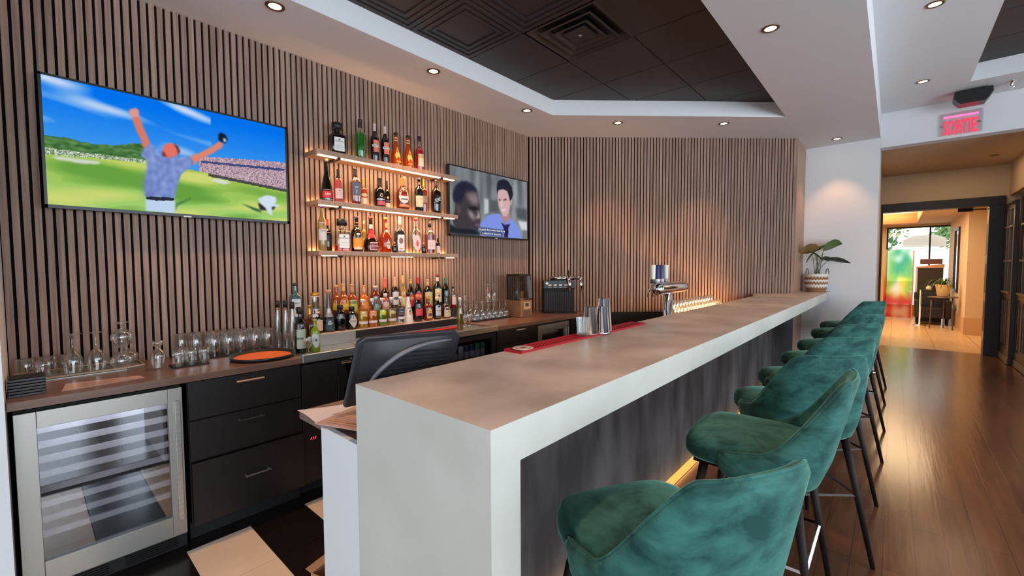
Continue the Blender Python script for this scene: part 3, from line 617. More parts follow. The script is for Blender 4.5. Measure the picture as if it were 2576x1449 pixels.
def golf(mb, w, h, x, oz):
    rnd = random.Random(4)
    def bg(u, v):
        tt, tb, cb = interp(TV1['treetop'], u), interp(TV1['treebot'], u), interp(TV1['crowdbot'], u)
        st_, sb = interp(TV1['standtop'], u), interp(TV1['standbot'], u)
        n = mnoise.noise(Vector((u * 3.2 + 4, v * 9, 1.3))); n2 = mnoise.noise(Vector((u * 40, v * 40, 2)))
        if u > 0.56 and v > sb and v < st_:
            if rnd.random() < 0.35: return (120, 100, 120)
            return mixc((222, 196, 206), (190, 150, 165), rnd.random())
        if u > 0.54 and v < sb and v > sb - 0.03 and u > 0.6: return (70, 74, 70)
        if u < 0.34:
            if v < tt + n2 * 0.012 and v > tb: return mixc((52, 96, 50), (98, 142, 84), 0.5 + n2)
            if v <= tb and v > cb: return (218, 222, 214) if rnd.random() < 0.4 else (104, 140, 90)
        hor = 0.47 if u < 0.5 else sb
        if v < hor:
            d = (hor - v) / hor
            c = mixc((150, 186, 74), (160, 205, 110), d * 1.1)
            if n > 0.08: c = mixc(c, (206, 214, 116), min(1, n * 2.2))
            elif n < -0.1: c = mixc(c, (104, 160, 64), min(1, -n * 2))
            return c
        c = mixc((64, 150, 236), (0, 112, 236), (v - 0.5) / 0.45)
        cl = mnoise.noise(Vector((u * 4.0, v * 9.5 + u * 2.5, 7.7)))
        if u < 0.62 and cl > 0.12: c = mixc(c, (196, 214, 242), (cl - 0.12) * 2.0)
        return c
    img, U, V = canvas(bg, 300, 168)
    for k, c, sf in (('bunker1', (206, 212, 196), 1), ('bunker2', (214, 218, 206), 1), ('roof', (60, 72, 122), 0), ('shadow1', (50, 104, 66), 1), ('shadow2', (76, 128, 72), 1), ('arml', (214, 122, 104), 1), ('hand', (226, 150, 138), 1), ('armr', (220, 132, 112), 1), ('pants', (188, 210, 236), 1), ('shirt', (122, 142, 204), 1), ('shade', (104, 122, 188), 4), ('belt', (40, 44, 62), 0), ('head', (226, 112, 100), 1), ('hair', (84, 44, 48), 1), ('beard', (110, 56, 54), 1), ('cap', (22, 30, 48), 1), ('capw', (214, 220, 214), 1), ('sq_pants', (40, 46, 60), 1), ('sq_shirt', (206, 222, 240), 1)):
        img = paint(img, U, V, TV1[k], c, sf)
    sh = mask(TV1['shirt'], U, V)[..., None]; nz = np.array([[mnoise.noise(Vector((i * 0.16, j * 0.11, 4))) for i in range(300)] for j in range(168)])[..., None]
    img = img + sh * nz * 26
    picture(mb, img, w, h, x, oz, SCREEN)
def film(mb, w, h, x, oz):
    rnd = random.Random(9)
    def bg(u, v):
        n = mnoise.noise(Vector((u * 14, v * 1.2, 3))); n3 = mnoise.noise(Vector((u * 4, v * 3, 9)))
        c = mixc((84, 90, 96), (150, 156, 158), 0.42 + n * 0.7 + n3 * 0.3 + (u - 0.4) * 0.25)
        return c
    img, U, V = canvas(bg, 240, 138)
    for k, c, sf in (('dark1', (86, 90, 94), 3), ('win1', (190, 196, 202), 2), ('dark2', (82, 86, 90), 3), ('white2', (204, 208, 210), 2), ('lbody', (34, 36, 46), 2), ('lface', (64, 58, 64), 1), ('lhair', (38, 40, 56), 2), ('lfore', (136, 120, 126), 5), ('lcheek', (190, 170, 170), 4), ('lnose', (166, 148, 148), 2), ('leye', (34, 30, 36), 2), ('llip', (116, 96, 100), 2), ('lear', (92, 82, 88), 3), ('rshirt', (126, 146, 226), 1), ('rneck', (172, 132, 134), 1), ('rear', (196, 156, 158), 1), ('rface', (208, 170, 170), 1), ('rhair', (36, 36, 50), 1), ('rnose', (226, 194, 192), 2), ('reye1', (76, 58, 64), 1), ('reye2', (76, 58, 64), 1), ('rmouth', (230, 210, 208), 1), ('rtie', (48, 34, 74), 1)):
        img = paint(img, U, V, TV2[k], c, sf)
    for k in ('sub1', 'sub2'): img = paint(img, U, V, TV2[k], (20, 22, 30), 1) * 0.55 + img * 0.45
    picture(mb, img, w, h, x, oz, SCREEN); X = x + 0.0006
    wc = (0.9, 0.9, 0.92, 1)
    for key, line in (('sub1', "J'ai passé des heures chez le psy"), ('sub2', 'à réécrire ce moment.')):
        us = [p[0] for p in TV2[key]]; vs = [p[1] for p in TV2[key]]
        uc, vc, bw = (min(us) + max(us)) / 2, sum(vs) / 4, (max(us) - min(us)) * w
        put_text(mb, line, lambda a, b: (X, (uc - 0.5) * w + a, (vc - 0.5) * h + oz - 0.009 + b), 0.024, SCREEN, bw * 0.97, 0.01, wc)
tv('television', 'large wall television showing a golfer with both arms raised', 0.706, 2.179, 1.238, 0.709, XW + 0.078, golf, 0.0)
tv('television', 'wall television showing a grey film scene with two men and subtitles', 3.505, 2.180, 1.258, 0.722, XW + 0.078, film, 0.06)

# ------------------------------------------------------------------ bottle shelves
SH = (2.395, 2.015, 1.628)
for k, z in enumerate(SH):
    t = thing('wall_shelf', ('top', 'middle', 'bottom')[k] + ' floating walnut bottle shelf with a glowing warm light strip underneath', 'shelf', (XW, 2.19, z))
    mb = MB(); mb.box(0.0005, 0.20, -0.70, 0.70, -0.036, 0.0, OAK); mb.build('board', t, bevel=0.002)
    mb = MB()
    for (a, b) in ((-0.675, -0.53), (-0.50, 0.50), (0.53, 0.675)) if k < 2 else ((-0.66, -0.55), (-0.04, 0.08), (0.11, 0.17), (0.58, 0.66)): mb.box(0.150, 0.182, a, b, -0.0405, -0.0365, WARM)
    mb.build('glow_strip', t)
    for yy in (-0.515, 0.515): MB().box(0.02, 0.185, yy - 0.012, yy + 0.012, -0.05, -0.0365, BLACKM).build('bracket', t)
# ------------------------------------------------------------------ bottles
STY = {
 'wine': [(0, .92, 2), (.02, 1, 2), (.56, 1, 2), (.64, .88, 2), (.71, .55, 2), (.77, .37, 2), (.93, .33, 2)],
 'spirit': [(0, .93, 2), (.015, 1, 2), (.60, 1, 2), (.66, .9, 2), (.71, .62, 2), (.76, .38, 2), (.92, .34, 2)],
 'cone': [(0, .95, 2), (.02, 1, 2), (.18, .97, 2), (.42, .72, 2), (.62, .45, 2), (.70, .37, 2), (.93, .33, 2)],
 'bell': [(0, .85, 2), (.03, 1, 2), (.22, 1, 2), (.34, .86, 2), (.44, .58, 2), (.54, .38, 2), (.70, .29, 2), (.92, .26, 2)],
 'squat': [(0, .85, 3), (.03, .97, 3), (.40, 1, 3), (.52, .78, 2.5), (.60, .46, 2), (.66, .36, 2), (.92, .32, 2)],
 'square': [(0, .95, 7), (.01, 1, 7), (.58, 1, 7), (.625, .92, 6), (.655, .6, 3), (.69, .44, 2), (.84, .40, 2)],
 'sqtall': [(0, .96, 6), (.01, 1, 6), (.62, 1, 6), (.68, .86, 4), (.73, .52, 2), (.78, .37, 2), (.93, .34, 2)],
 'flask': [(0, .93, 4), (.015, 1, 4), (.52, 1, 4), (.60, .9, 3), (.66, .62, 2), (.70, .38, 2), (.93, .32, 2)],
 'slim': [(0, .95, 2), (.01, 1, 2), (.50, 1, 2), (.66, .8, 2), (.78, .52, 2), (.93, .45, 2)],
 'dome': [(0, .93, 2), (.02, 1, 2), (.46, 1, 2), (.55, .96, 2), (.62, .80, 2), (.67, .5, 2), (.71, .35, 2), (.93, .31, 2)],
 'short': [(0, .95, 2), (.02, 1, 2), (.62, 1, 2), (.70, .92, 2), (.76, .66, 2), (.80, .48, 2), (.9, .44, 2)],
 'carafe': [(0, .96, 2), (.02, 1, 2), (.56, 1, 2), (.64, .86, 2), (.72, .50, 2), (.80, .36, 2), (.92, .34, 2)],
}
def prof_at(st, z):
    p = STY[st]
    for (a, b) in zip(p, p[1:]):
        if z <= b[0]:
            t = (z - a[0]) / max(1e-6, b[0] - a[0]); return a[1] + (b[1] - a[1]) * t, a[2] + (b[2] - a[2]) * t
    return p[-1][1], p[-1][2]
def ringpt(r, n, a, z, flat=1.0):
    c, s = cos(a), sin(a)
    if n <= 2.01: return (r * c * flat, r * s, z)
    e = 2.0 / n
    return (r * flat * math.copysign(abs(c) ** e, c), r * math.copysign(abs(s) ** e, s), z)
SHAPES = {
 'rect': lambda s: (-1, 1), 'oval': lambda s: (-sqrt(max(0, 1 - s * s)), sqrt(max(0, 1 - s * s))), 'diamond': lambda s: (-(1 - abs(s)), 1 - abs(s)),
 'arch': lambda s: (-1, 1 - 0.9 * s * s * s * s - 0.25 * s * s), 'shield': lambda s: (-1 + 0.75 * s * s, 1), 'tear': lambda s: (-sqrt(max(0, 1 - s * s)), 1 - abs(s) ** 0.8 * 1.2 if abs(s) < 0.7 else -0.1),
}
def bottle(name, label, group, loc, H, R, style, glass, cap, capz=0.90, labels=(), fill=None, liq=None, flat=1.0, rz=-0.22, capr=None, foil=None, catt='bottle', stopper=False):
    t = thing(name, label, catt, loc, rz, group)
    sq = max(p[2] for p in STY[style]) > 2.01
    if sq: R = R / 1.14
    seg = 28 if sq else 22
    def surf(z, a, k=1.0):
        r, n = prof_at(style, z); return ringpt(R * r * k, n, a, z * H, flat)
    zs = [p[0] for p in STY[style]]; ext = []
    for a, b in zip(zs, zs[1:]):
        m = 2 if b - a > 0.03 else 1
        ext += [a + (b - a) * i / m for i in range(m)]
    ext.append(zs[-1]); ext = [z for z in ext if z <= max(capz, ext[0]) + 0.001]
    if ext[-1] < capz - 0.005: ext.append(capz)
    def shell(k, zz, m, top=True):
        rows = [[surf(z, 2 * pi * i / seg, k) for i in range(seg)] for z in zz]
        mb = MB(); mb.grid(rows, m, closed_v=True)
        mb.add(rows[0][::-1], [tuple(range(seg))], m)
        if top: mb.add(rows[-1], [tuple(range(seg))], m)
        return mb
    shell(1.0, ext, glass).build('body', t, smooth=True, angle=50)
    if liq is not None:
        f = fill or 0.9
        zz = [0.02] + [z for z in ext if 0.03 < z < f] + [f]
        shell(0.93, zz, liq).build('liquid', t, smooth=True, angle=50)
    rc = (capr if capr else prof_at(style, capz)[0] * 1.12) * R
    z0 = (foil if foil else capz) * H
    mb = MB()
    if foil:
        zz = [foil + (0.96 - foil) * i / 4 for i in range(5)]
        pr_ = [(prof_at(style, min(z, 0.93))[0] * R * 1.05, z * H) for z in zz] + [(rc, 0.965 * H), (rc, H * 0.998), (rc * 0.8, H)]
        mb.lathe(pr_, cap, seg=18)
    elif stopper:
        mb.lathe([(rc * 0.62, z0 - 0.004), (rc * 0.62, z0 + 0.25 * (H - z0)), (rc, z0 + 0.3 * (H - z0)), (rc, H * 0.995), (rc * 0.85, H)], cap, seg=18)
    else:
        mb.lathe([(rc, z0 - 0.002), (rc, H * 0.995), (rc * 0.85, H)], cap, seg=18)
    mb.build('foil_cap' if foil else 'cap', t, smooth=True, angle=40)
    # each label: one part; patches stacked outwards
    lm = None
    for L in labels:
        z0, z1, ha, m = L[0], L[1], L[2], L[3]; shp = L[4] if len(L) > 4 else 'rect'
        new = not (len(L) > 5 and L[5] == '+')
        if new or lm is None:
            if lm: lm.build('label', t)
            lm = MB(); kk = 1.012
        else: kk += 0.006
        if isinstance(m, str):                        # a line of lettering
            s, tm, size = m, L[6], L[7]; zc = (z0 + z1) / 2
            r = R * prof_at(style, zc)[0]
            def fn(x, y):
                p = surf(zc, max(-1.4, min(1.4, x / r)) if not sq else math.asin(max(-.97, min(.97, x / r))), 1.0)
                if sq:
                    return (R * flat * kk, x, zc * H + y)
                return (p[0] * kk, p[1] * kk, zc * H + y - size * 0.36)
            put_text(lm, s, fn, size, tm, 2 * r * sin(min(ha, 85) * pi / 180) * 0.9 if not sq else 2 * r * ha / 90 * 0.95, 0.01)
            continue
        N = 10
        cols = []
        for i in range(N + 1):
            s = -1 + 2 * i / N; lo, hi = SHAPES[shp](s)
            col_ = []
            for tt in (lo, (lo + hi) / 2, hi):
                z = z0 + (z1 - z0) * (tt + 1) / 2; r, n = prof_at(style, z)
                if sq: col_.append((R * r * flat * kk, s * R * r * ha / 90.0, z * H))
                else:
                    p = ringpt(R * r * kk, 2, s * radians(ha), z * H, flat); col_.append(p)
            cols.append(col_)
        lm.grid(cols, m)
    if lm: lm.build('label', t)
    return t
# glass / drink colours
DKGREEN = liquid('dark_green_glass', C(18, 30, 16), 0.7); DKBROWN = liquid('dark_brown_glass', C(34, 16, 12), 0.75); NEARBLK = pbr('black_glass', C(14, 12, 14), 0.08, spec=0.6)
NAVY = liquid('very_dark_blue_glass', C(20, 16, 34), 0.8); GREENL = liquid('green_liqueur', C(60, 170, 50), 0.6); AMBER = liquid('amber_drink', C(216, 110, 40), 0.55); AMBERD = liquid('deep_amber_drink', C(170, 68, 26), 0.6)
ORANGE = liquid('orange_drink', C(250, 140, 20), 0.75); YELL = liquid('yellow_drink', C(244, 196, 24), 0.75); REDL = liquid('red_drink', C(236, 26, 34), 0.75); DREDL = liquid('deep_red_drink', C(180, 20, 44), 0.7)
PINKL = liquid('pink_drink', C(230, 136, 124), 0.55); LIMEL = liquid('lime_drink', C(166, 200, 44), 0.65); STRAW = liquid('straw_drink', C(234, 206, 130), 0.4); BLUEG = liquid('pale_blue_glass', C(120, 170, 180), 0.3, C(160, 205, 212)); OLIVE = liquid('olive_oil_drink', C(186, 160, 44), 0.55); DKRED = liquid('dark_red_glass', C(70, 18, 20), 0.7)
PWHITE, CREAM, PRED, PBLK, PPINK, PGREY, PYEL, PORG = plain(226, 222, 216), plain(222, 206, 170), plain(196, 44, 52), plain(24, 22, 24), plain(226, 190, 190), plain(92, 90, 98), plain(240, 180, 40), plain(226, 120, 90)
COPPER = plain(210, 120, 80, 0.35, 0.6); SILV = plain(200, 196, 196, 0.3, 0.8); CORK = plain(196, 142, 104, 0.7); PGREEN = plain(40, 120, 90); PNAVY = plain(50, 54, 100); LBLUE = plain(130, 190, 210)
T = lambda z0, z1, s, m, size, ha=50: (z0, z1, ha, s, 'rect', '+', m, size)
G1, G2, G3, G4, G5 = 'bottles on the top wall shelf', 'bottles on the middle wall shelf', 'bottles on the bottom wall shelf', 'front row of bottles on the steel ledge', 'back row of bottles on the steel ledge'
def amaretto(label, g, loc, H, R, glass, **k):
    t = bottle('liquor_bottle', label, g, loc, H, R, 'square', glass, PBLK, 0.80, [(0.10, 0.52, 62, PWHITE), T(0.36, 0.40, 'DISARONNO', INK, 0.011, 60), (0.43, 0.48, 12, PGREY, 'oval', '+'), (0.17, 0.175, 40, PGREY, 'rect', '+'), (0.22, 0.225, 48, PGREY, 'rect', '+'), (0.27, 0.275, 44, PGREY, 'rect', '+')], flat=0.80, rz=-0.12, capr=0.70, **k)
    return t
amaretto('dark square amaretto bottle with big square stopper, first on the top shelf', G1, (-3.36, 1.700, SH[0]), 0.253, 0.066, DKBROWN)
bottle('liquor_bottle', 'tall bright green herbal liqueur bottle with dark neck, second on the top shelf', G1, (-3.35, 1.895, SH[0]), 0.326, 0.045, 'spirit', CLEARB, PBLK, 0.90, [(0.77, 0.79, 60, PGREY)], 0.66, GREENL, foil=0.80)
for y, H, w in ((2.027, 0.325, 'left'), (2.128, 0.326, 'right')):
    bottle('wine_bottle', '%s one of two dark aperitif bottles with salmon label and silver capsule' % w, G1, (-3.35, y, SH[0]), H, 0.0365, 'wine', NAVY, plain(206, 176, 172, 0.4), 0.92, [(0.25, 0.56, 40, PORG), (0.38, 0.44, 56, PWHITE, 'rect', '+'), T(0.40, 0.42, 'MARTINI', INK, 0.011)], foil=0.80, rz=-0.1)
for y, H, w in ((2.236, 0.296, 'left'), (2.365, 0.300, 'right')):
    bottle('liquor_bottle', '%s one of two orange cone-shaped bottles with yellow leaf label' % w, G1, (-3.35, y, SH[0]), H, 0.049, 'cone', liquid('cone_orange_' + w, C(222, 110, 24), 0.55), PBLK, 0.92, [(0.04, 0.58, 38, plain(232, 190, 84), 'diamond'), (0.1, 0.14, 30, plain(200, 140, 40), 'rect', '+'), (0.74, 0.78, 80, plain(226, 176, 90)), (0.82, 0.85, 80, plain(240, 200, 150))], rz=-0.1)
bottle('liquor_bottle', 'red aperitivo bottle with cream label and clear neck at right end of top shelf', G1, (-3.35, 2.490, SH[0]), 0.32, 0.042, 'dome', CLEARB, PBLK, 0.88, [(0.12, 0.47, 44, CREAM), (0.36, 0.44, 44, plain(214, 170, 100), 'rect', '+')], 0.72, REDL, rz=-0.1)
# middle shelf
Z = SH[1]
bottle('liquor_bottle', 'big dark green cognac bottle with red band label, first on the middle shelf', G2, (-3.35, 1.60, Z), 0.332, 0.046, 'cone', DKGREEN, plain(40, 34, 30), 0.9, [(0.08, 0.24, 60, PRED), T(0.15, 0.17, 'RÉMY', PWHITE, 0.014), (0.26, 0.275, 60, SILV), (0.04, 0.055, 60, SILV)], rz=-0.2)
bottle('liquor_bottle', 'pink gin-like bottle with black capsule and pale pink label, beside the big cognac bottle', G2, (-3.31, 1.675, Z), 0.26, 0.031, 'spirit', PINKL, PBLK, 0.92, [(0.10, 0.40, 62, PPINK), (0.32, 0.35, 8, INK, 'oval', '+'), (0.22, 0.225, 40, PGREY, 'rect', '+'), (0.26, 0.265, 34, PGREY, 'rect', '+')], foil=0.72)
bottle('liquor_bottle', 'whisky bottle with wide grey sleeve label over deep red spirit on the middle shelf', G2, (-3.35, 1.841, Z), 0.299, 0.043, 'sqtall', CLEARB, PBLK, 0.90, [(0.24, 0.60, 84, PGREY), (0.44, 0.50, 40, plain(170, 170, 178), 'diamond', '+'), (0.30, 0.40, 10, plain(170, 170, 178), 'rect', '+'), (0.225, 0.238, 84, plain(226, 170, 120))], 0.62, DREDL, foil=0.76)
bottle('liquor_bottle', 'small amber bottle with tall orange cap behind the grey-label whisky', G2, (-3.39, 1.935, Z), 0.235, 0.031, 'dome', AMBER, plain(230, 150, 60), 0.9, [(0.08, 0.30, 60, CREAM), (0.34, 0.46, 55, plain(226, 190, 140), 'oval')], foil=0.68)
bottle('liquor_bottle', 'squat black dimpled bottle with cream crest and red label on the middle shelf', G2, (-3.34, 2.06, Z), 0.251, 0.048, 'dome', NEARBLK, PBLK, 0.9, [(0.06, 0.20, 44, plain(206, 80, 90)), (0.24, 0.28, 50, SILV), (0.32, 0.46, 16, plain(196, 170, 120), 'oval'), (0.35, 0.43, 10, PBLK, 'oval', '+')], foil=0.70)
bottle('liquor_bottle', 'narrow black bottle with cream label tucked behind the squat black one', G2, (-3.385, 2.158, Z), 0.248, 0.029, 'dome', NEARBLK, PBLK, 0.9, [(0.04, 0.20, 60, CREAM), (0.25, 0.30, 60, PGREY), (0.34, 0.44, 20, plain(206, 160, 80), 'oval')], foil=0.72)
bottle('liquor_bottle', 'wide amber bourbon bottle with ornate white cartouche label on the middle shelf', G2, (-3.345, 2.293, Z), 0.285, 0.056, 'dome', AMBERD, plain(206, 130, 60), 0.9, [(0.20, 0.58, 55, PWHITE, 'oval'), (0.30, 0.34, 34, PGREY, 'rect', '+'), (0.42, 0.45, 24, PRED, 'rect', '+'), (0.08, 0.16, 50, plain(230, 140, 90))], foil=0.74)
bottle('liquor_bottle', 'amber bottle with cream screw cap peeking out behind the ornate bourbon', G2, (-3.43, 2.372, Z), 0.325, 0.028, 'spirit', AMBERD, plain(226, 170, 110), 0.88, [(0.3, 0.55, 60, PWHITE)])
bottle('wine_bottle', 'dark green bottle with large plain cream label on the middle shelf', G2, (-3.335, 2.466, Z), 0.311, 0.040, 'spirit', DKGREEN, DKGREEN, 0.9, [(0.13, 0.46, 66, CREAM), (0.36, 0.375, 40, plain(170, 150, 110), 'rect', '+'), (0.80, 0.86, 40, PORG)])
bottle('liquor_bottle', 'amber bottle with gold capsule and slanted grey label behind the cream-label bottle', G2, (-3.405, 2.575, Z), 0.33, 0.031, 'sqtall', AMBERD, GOLD, 0.9, [(0.30, 0.50, 70, plain(150, 124, 110))], foil=0.74)
t = bottle('liquor_bottle', 'square dark whisky bottle with slanted black label at right end of middle shelf', G2, (-3.345, 2.673, Z), 0.325, 0.045, 'sqtall', DKBROWN, plain(60, 30, 30), 0.9, [], foil=0.78)
mb = MB(); mb.add([(0.0405, -0.036, 0.105), (0.0405, 0.036, 0.135), (0.0405, 0.036, 0.17), (0.0405, -0.036, 0.14)], [(0, 1, 2, 3)], PBLK); mb.add([(0.0408, -0.036, 0.098), (0.0408, 0.036, 0.128), (0.0408, 0.036, 0.133), (0.0408, -0.036, 0.103)], [(0, 1, 2, 3)], SILV)
for q in range(2): mb.add([(0.041, -0.028, 0.115 + q * 0.012), (0.041, 0.03, 0.139 + q * 0.012), (0.041, 0.03, 0.144 + q * 0.012), (0.041, -0.028, 0.12 + q * 0.012)], [(0, 1, 2, 3)], SILV)
mb.build('label', t)
# bottom shelf
Z = SH[2]
bottle('liquor_bottle', 'slim yellow liqueur bottle with purple cap at left end of bottom shelf', G3, (-3.32, 1.541, Z), 0.363, 0.032, 'wine', STRAW, plain(70, 50, 120), 0.91, [(0.22, 0.60, 64, plain(206, 198, 196)), T(0.40, 0.44, 'Galliano', plain(96, 80, 150), 0.014), (0.52, 0.56, 10, plain(96, 80, 150), 'oval', '+')], 0.9, OLIVE)
bottle('liquor_bottle', 'dark bottle with round black label half hidden behind the yellow one', G3, (-3.41, 1.622, Z), 0.26, 0.034, 'dome', DKBROWN, PRED, 0.92, [(0.30, 0.60, 60, PBLK, 'oval'), (0.56, 0.58, 50, plain(214, 160, 140), 'rect', '+')], foil=0.78)
amaretto('clear square amaretto bottle nearly empty with red liquid in the bottom', G3, (-3.35, 1.717, Z), 0.262, 0.066, CLEARB, fill=0.17, liq=REDL)
bottle('liquor_bottle', 'black and orange crackled liqueur bottle on the bottom shelf', G3, (-3.345, 1.841, Z), 0.293, 0.047, 'dome', NEARBLK, plain(60, 40, 60), 0.92, [(0.10, 0.58, 55, plain(240, 150, 30), 'arch'), (0.46, 0.52, 20, plain(236, 220, 190), 'oval', '+'), (0.06, 0.14, 45, plain(226, 206, 170)), (0.80, 0.83, 80, COPPER), (0.73, 0.75, 80, COPPER)])
bottle('liquor_bottle', 'thin clear bottle with cream label glimpsed behind the orange one', G3, (-3.43, 1.954, Z), 0.27, 0.022, 'spirit', STRAW, CREAM, 0.9, [(0.2, 0.7, 70, CREAM)])
bottle('liquor_bottle', 'round-bellied red orange-liqueur bottle with red ribbon and white framed label', G3, (-3.345, 1.970, Z), 0.30, 0.061, 'bell', DKRED, plain(120, 50, 30), 0.93, [(0.40, 0.64, 80, plain(200, 30, 50)), (0.66, 0.78, 80, plain(226, 206, 196)), (0.05, 0.27, 44, PWHITE), (0.07, 0.25, 40, plain(150, 70, 70), 'rect', '+'), T(0.155, 0.175, 'GRAND MARNIER', PWHITE, 0.011, 40)], rz=0.1)
bottle('liquor_bottle', 'plump orange cognac bottle with teardrop cream label and gold neck', G3, (-3.345, 2.111, Z), 0.307, 0.055, 'squat', liquid('cognac_orange', C(214, 84, 24), 0.5), GOLD, 0.91, [(0.10, 0.40, 44, CREAM, 'tear'), T(0.20, 0.23, 'HENNESSY', INK, 0.010, 40), (0.70, 0.84, 80, plain(236, 180, 90)), (0.58, 0.64, 50, PWHITE)], rz=0.0)
bottle('miniature_bottle', 'tiny dark round miniature bottle in front of the black flask', G3, (-3.30, 2.170, Z), 0.094, 0.021, 'dome', NEARBLK, plain(214, 150, 120), 0.80, [])
bottle('liquor_bottle', 'black flask bottle with white picture label and tall cream capsule', G3, (-3.36, 2.268, Z), 0.326, 0.052, 'flask', CLEARB, plain(230, 190, 170), 0.92, [(0.06, 0.50, 62, PWHITE), (0.25, 0.42, 40, plain(140, 90, 70), 'oval', '+'), (0.10, 0.13, 30, plain(200, 160, 70), 'rect', '+')], 0.60, DKBROWN, foil=0.76, flat=0.7)
bottle('liquor_bottle', 'clear flask bottle with printed picture and red apple mark, red ball cap', G3, (-3.345, 2.431, Z), 0.329, 0.058, 'flask', CLEARB, plain(206, 44, 50), 0.92, [(0.06, 0.52, 60, plain(236, 196, 186), 'oval'), (0.18, 0.36, 22, plain(214, 60, 66), 'oval', '+')], flat=0.75)
bottle('miniature_bottle', 'tiny dark round miniature bottle in front of the red square bottle', G3, (-3.30, 2.487, Z), 0.102, 0.020, 'dome', NEARBLK, plain(226, 160, 110), 0.80, [])
bottle('liquor_bottle', 'square gin bottle of deep red spirit with white label and black cap', G3, (-3.345, 2.591, Z), 0.30, 0.049, 'sqtall', CLEARB, PBLK, 0.84, [(0.13, 0.42, 84, plain(236, 200, 192)), (0.30, 0.31, 50, plain(190, 110, 110), 'rect', '+'), (0.25, 0.26, 50, plain(190, 110, 110), 'rect', '+')], 0.60, DREDL)
bottle('bitters_bottle', 'small dropper bottle with white label at right end of bottom shelf', G3, (-3.345, 2.691, Z), 0.152, 0.021, 'spirit', DKBROWN, PBLK, 0.80, [(0.06, 0.50, 70, plain(226, 206, 198))])
# ledge, front row
Z = 1.010
def carafe(color_word, y, liq, lab1, extra=()):
    bottle('juice_bottle', '%s refillable glass bottle with white screw top in the front row' % color_word, G4, (-3.20, y, Z), 0.233, 0.040, 'carafe', CLEARB, PWHITE, 0.90, [(0.15, 0.24, 60, plain(232, 214, 206)), lab1] + list(extra), 0.58, liq, rz=-0.25)
carafe('yellow', 1.797, YELL, (0.42, 0.58, 34, plain(226, 190, 120)))
carafe('orange', 1.883, ORANGE, (0.44, 0.58, 34, plain(240, 150, 80)))
carafe('lime green', 1.973, LIMEL, (0.40, 0.58, 40, plain(214, 220, 60), 'oval'))
carafe('pale straw', 2.064, STRAW, (0.40, 0.50, 40, plain(216, 180, 110)), [(0.52, 0.6, 30, plain(110, 84, 50), 'oval')])
bottle('juice_bottle', 'clear refillable bottle with dark printed label between straw and white bottles', G4, (-3.20, 2.154, Z), 0.234, 0.037, 'carafe', CLEARB, PWHITE, 0.90, [(0.17, 0.27, 60, plain(232, 214, 206)), (0.32, 0.44, 50, plain(90, 84, 92)), (0.47, 0.56, 50, PNAVY)], rz=-0.25)
bottle('liquor_bottle', 'white coconut liqueur bottle with palm sunset label and black top', G4, (-3.20, 2.235, Z), 0.27, 0.041, 'cone', plain(232, 222, 212, 0.3), PBLK, 0.86, [(0.26, 0.42, 22, plain(226, 150, 60), 'oval'), (0.36, 0.42, 16, plain(110, 70, 60), 'oval', '+'), T(0.46, 0.48, 'MALIBU', plain(120, 84, 90), 0.016)], rz=-0.1)
bottle('liquor_bottle', 'dark bottle with plain coral red label in the front row', G4, (-3.20, 2.339, Z), 0.243, 0.040, 'short', DKBROWN, plain(226, 110, 80), 0.82, [(0.22, 0.48, 60, plain(228, 70, 82))], foil=None, rz=-0.1)
bottle('liquor_bottle', 'whisky bottle with golden arch label, third from right in the front row', G4, (-3.20, 2.448, Z), 0.222, 0.042, 'dome', AMBERD, GOLD, 0.82, [(0.10, 0.50, 42, plain(236, 176, 90), 'arch'), (0.18, 0.30, 26, plain(110, 60, 80), 'rect', '+'), (0.34, 0.38, 10, INK, 'diamond', '+')], rz=-0.1)
bottle('liquor_bottle', 'dark liqueur bottle with tall white label, second from right in the front row', G4, (-3.20, 2.556, Z), 0.208, 0.036, 'short', NEARBLK, CREAM, 0.86, [(0.10, 0.62, 58, PWHITE), (0.54, 0.61, 24, PNAVY, 'rect', '+'), T(0.38, 0.40, 'KAHLÚA', PGREY, 0.012), (0.12, 0.17, 58, PBLK, 'rect', '+')], rz=-0.05)
bottle('liquor_bottle', 'amber bottle with cream label at right end of the front row', G4, (-3.20, 2.663, Z), 0.205, 0.043, 'dome', CLEARB, CLEARB, 0.86, [(0.08, 0.40, 60, CREAM), (0.30, 0.34, 10, INK, 'oval', '+')], 0.56, AMBERD, rz=-0.05)
bottle('liquor_bottle', 'black bottle with cream label standing behind the lime bottle', G4, (-3.20, 1.437, Z), 0.166, 0.034, 'short', NEARBLK, GOLD, 0.85, [(0.12, 0.60, 52, plain(232, 190, 160))])
bottle('liquor_bottle', 'dark green gin bottle with silver neck and wide cork stopper', G4, (-3.21, 1.522, Z), 0.318, 0.043, 'bell', liquid('gin_teal', C(36, 56, 60), 0.7), CORK, 0.92, [(0.05, 0.30, 70, plain(52, 72, 76)), (0.36, 0.56, 80, SILV), (0.18, 0.22, 24, SILV, 'oval', '+')], capr=0.5, stopper=True)
bottle('liquor_bottle', 'glossy black gin bottle with silver lettering and broad shoulders', G4, (-3.21, 1.613, Z), 0.199, 0.042, 'short', NEARBLK, PBLK, 0.84, [T(0.50, 0.54, 'BULLDOG', SILV, 0.018, 60), (0.1, 0.2, 14, plain(60, 60, 64), 'diamond', '+')], rz=-0.5)
bottle('liquor_bottle', 'squat black apothecary bottle with white diamond label', G4, (-3.21, 1.708, Z), 0.18, 0.042, 'short', NEARBLK, PBLK, 0.84, [(0.06, 0.66, 54, plain(206, 196, 190), 'diamond'), T(0.35, 0.37, "HENDRICK'S", PGREY, 0.012, 46)], rz=-0.1)
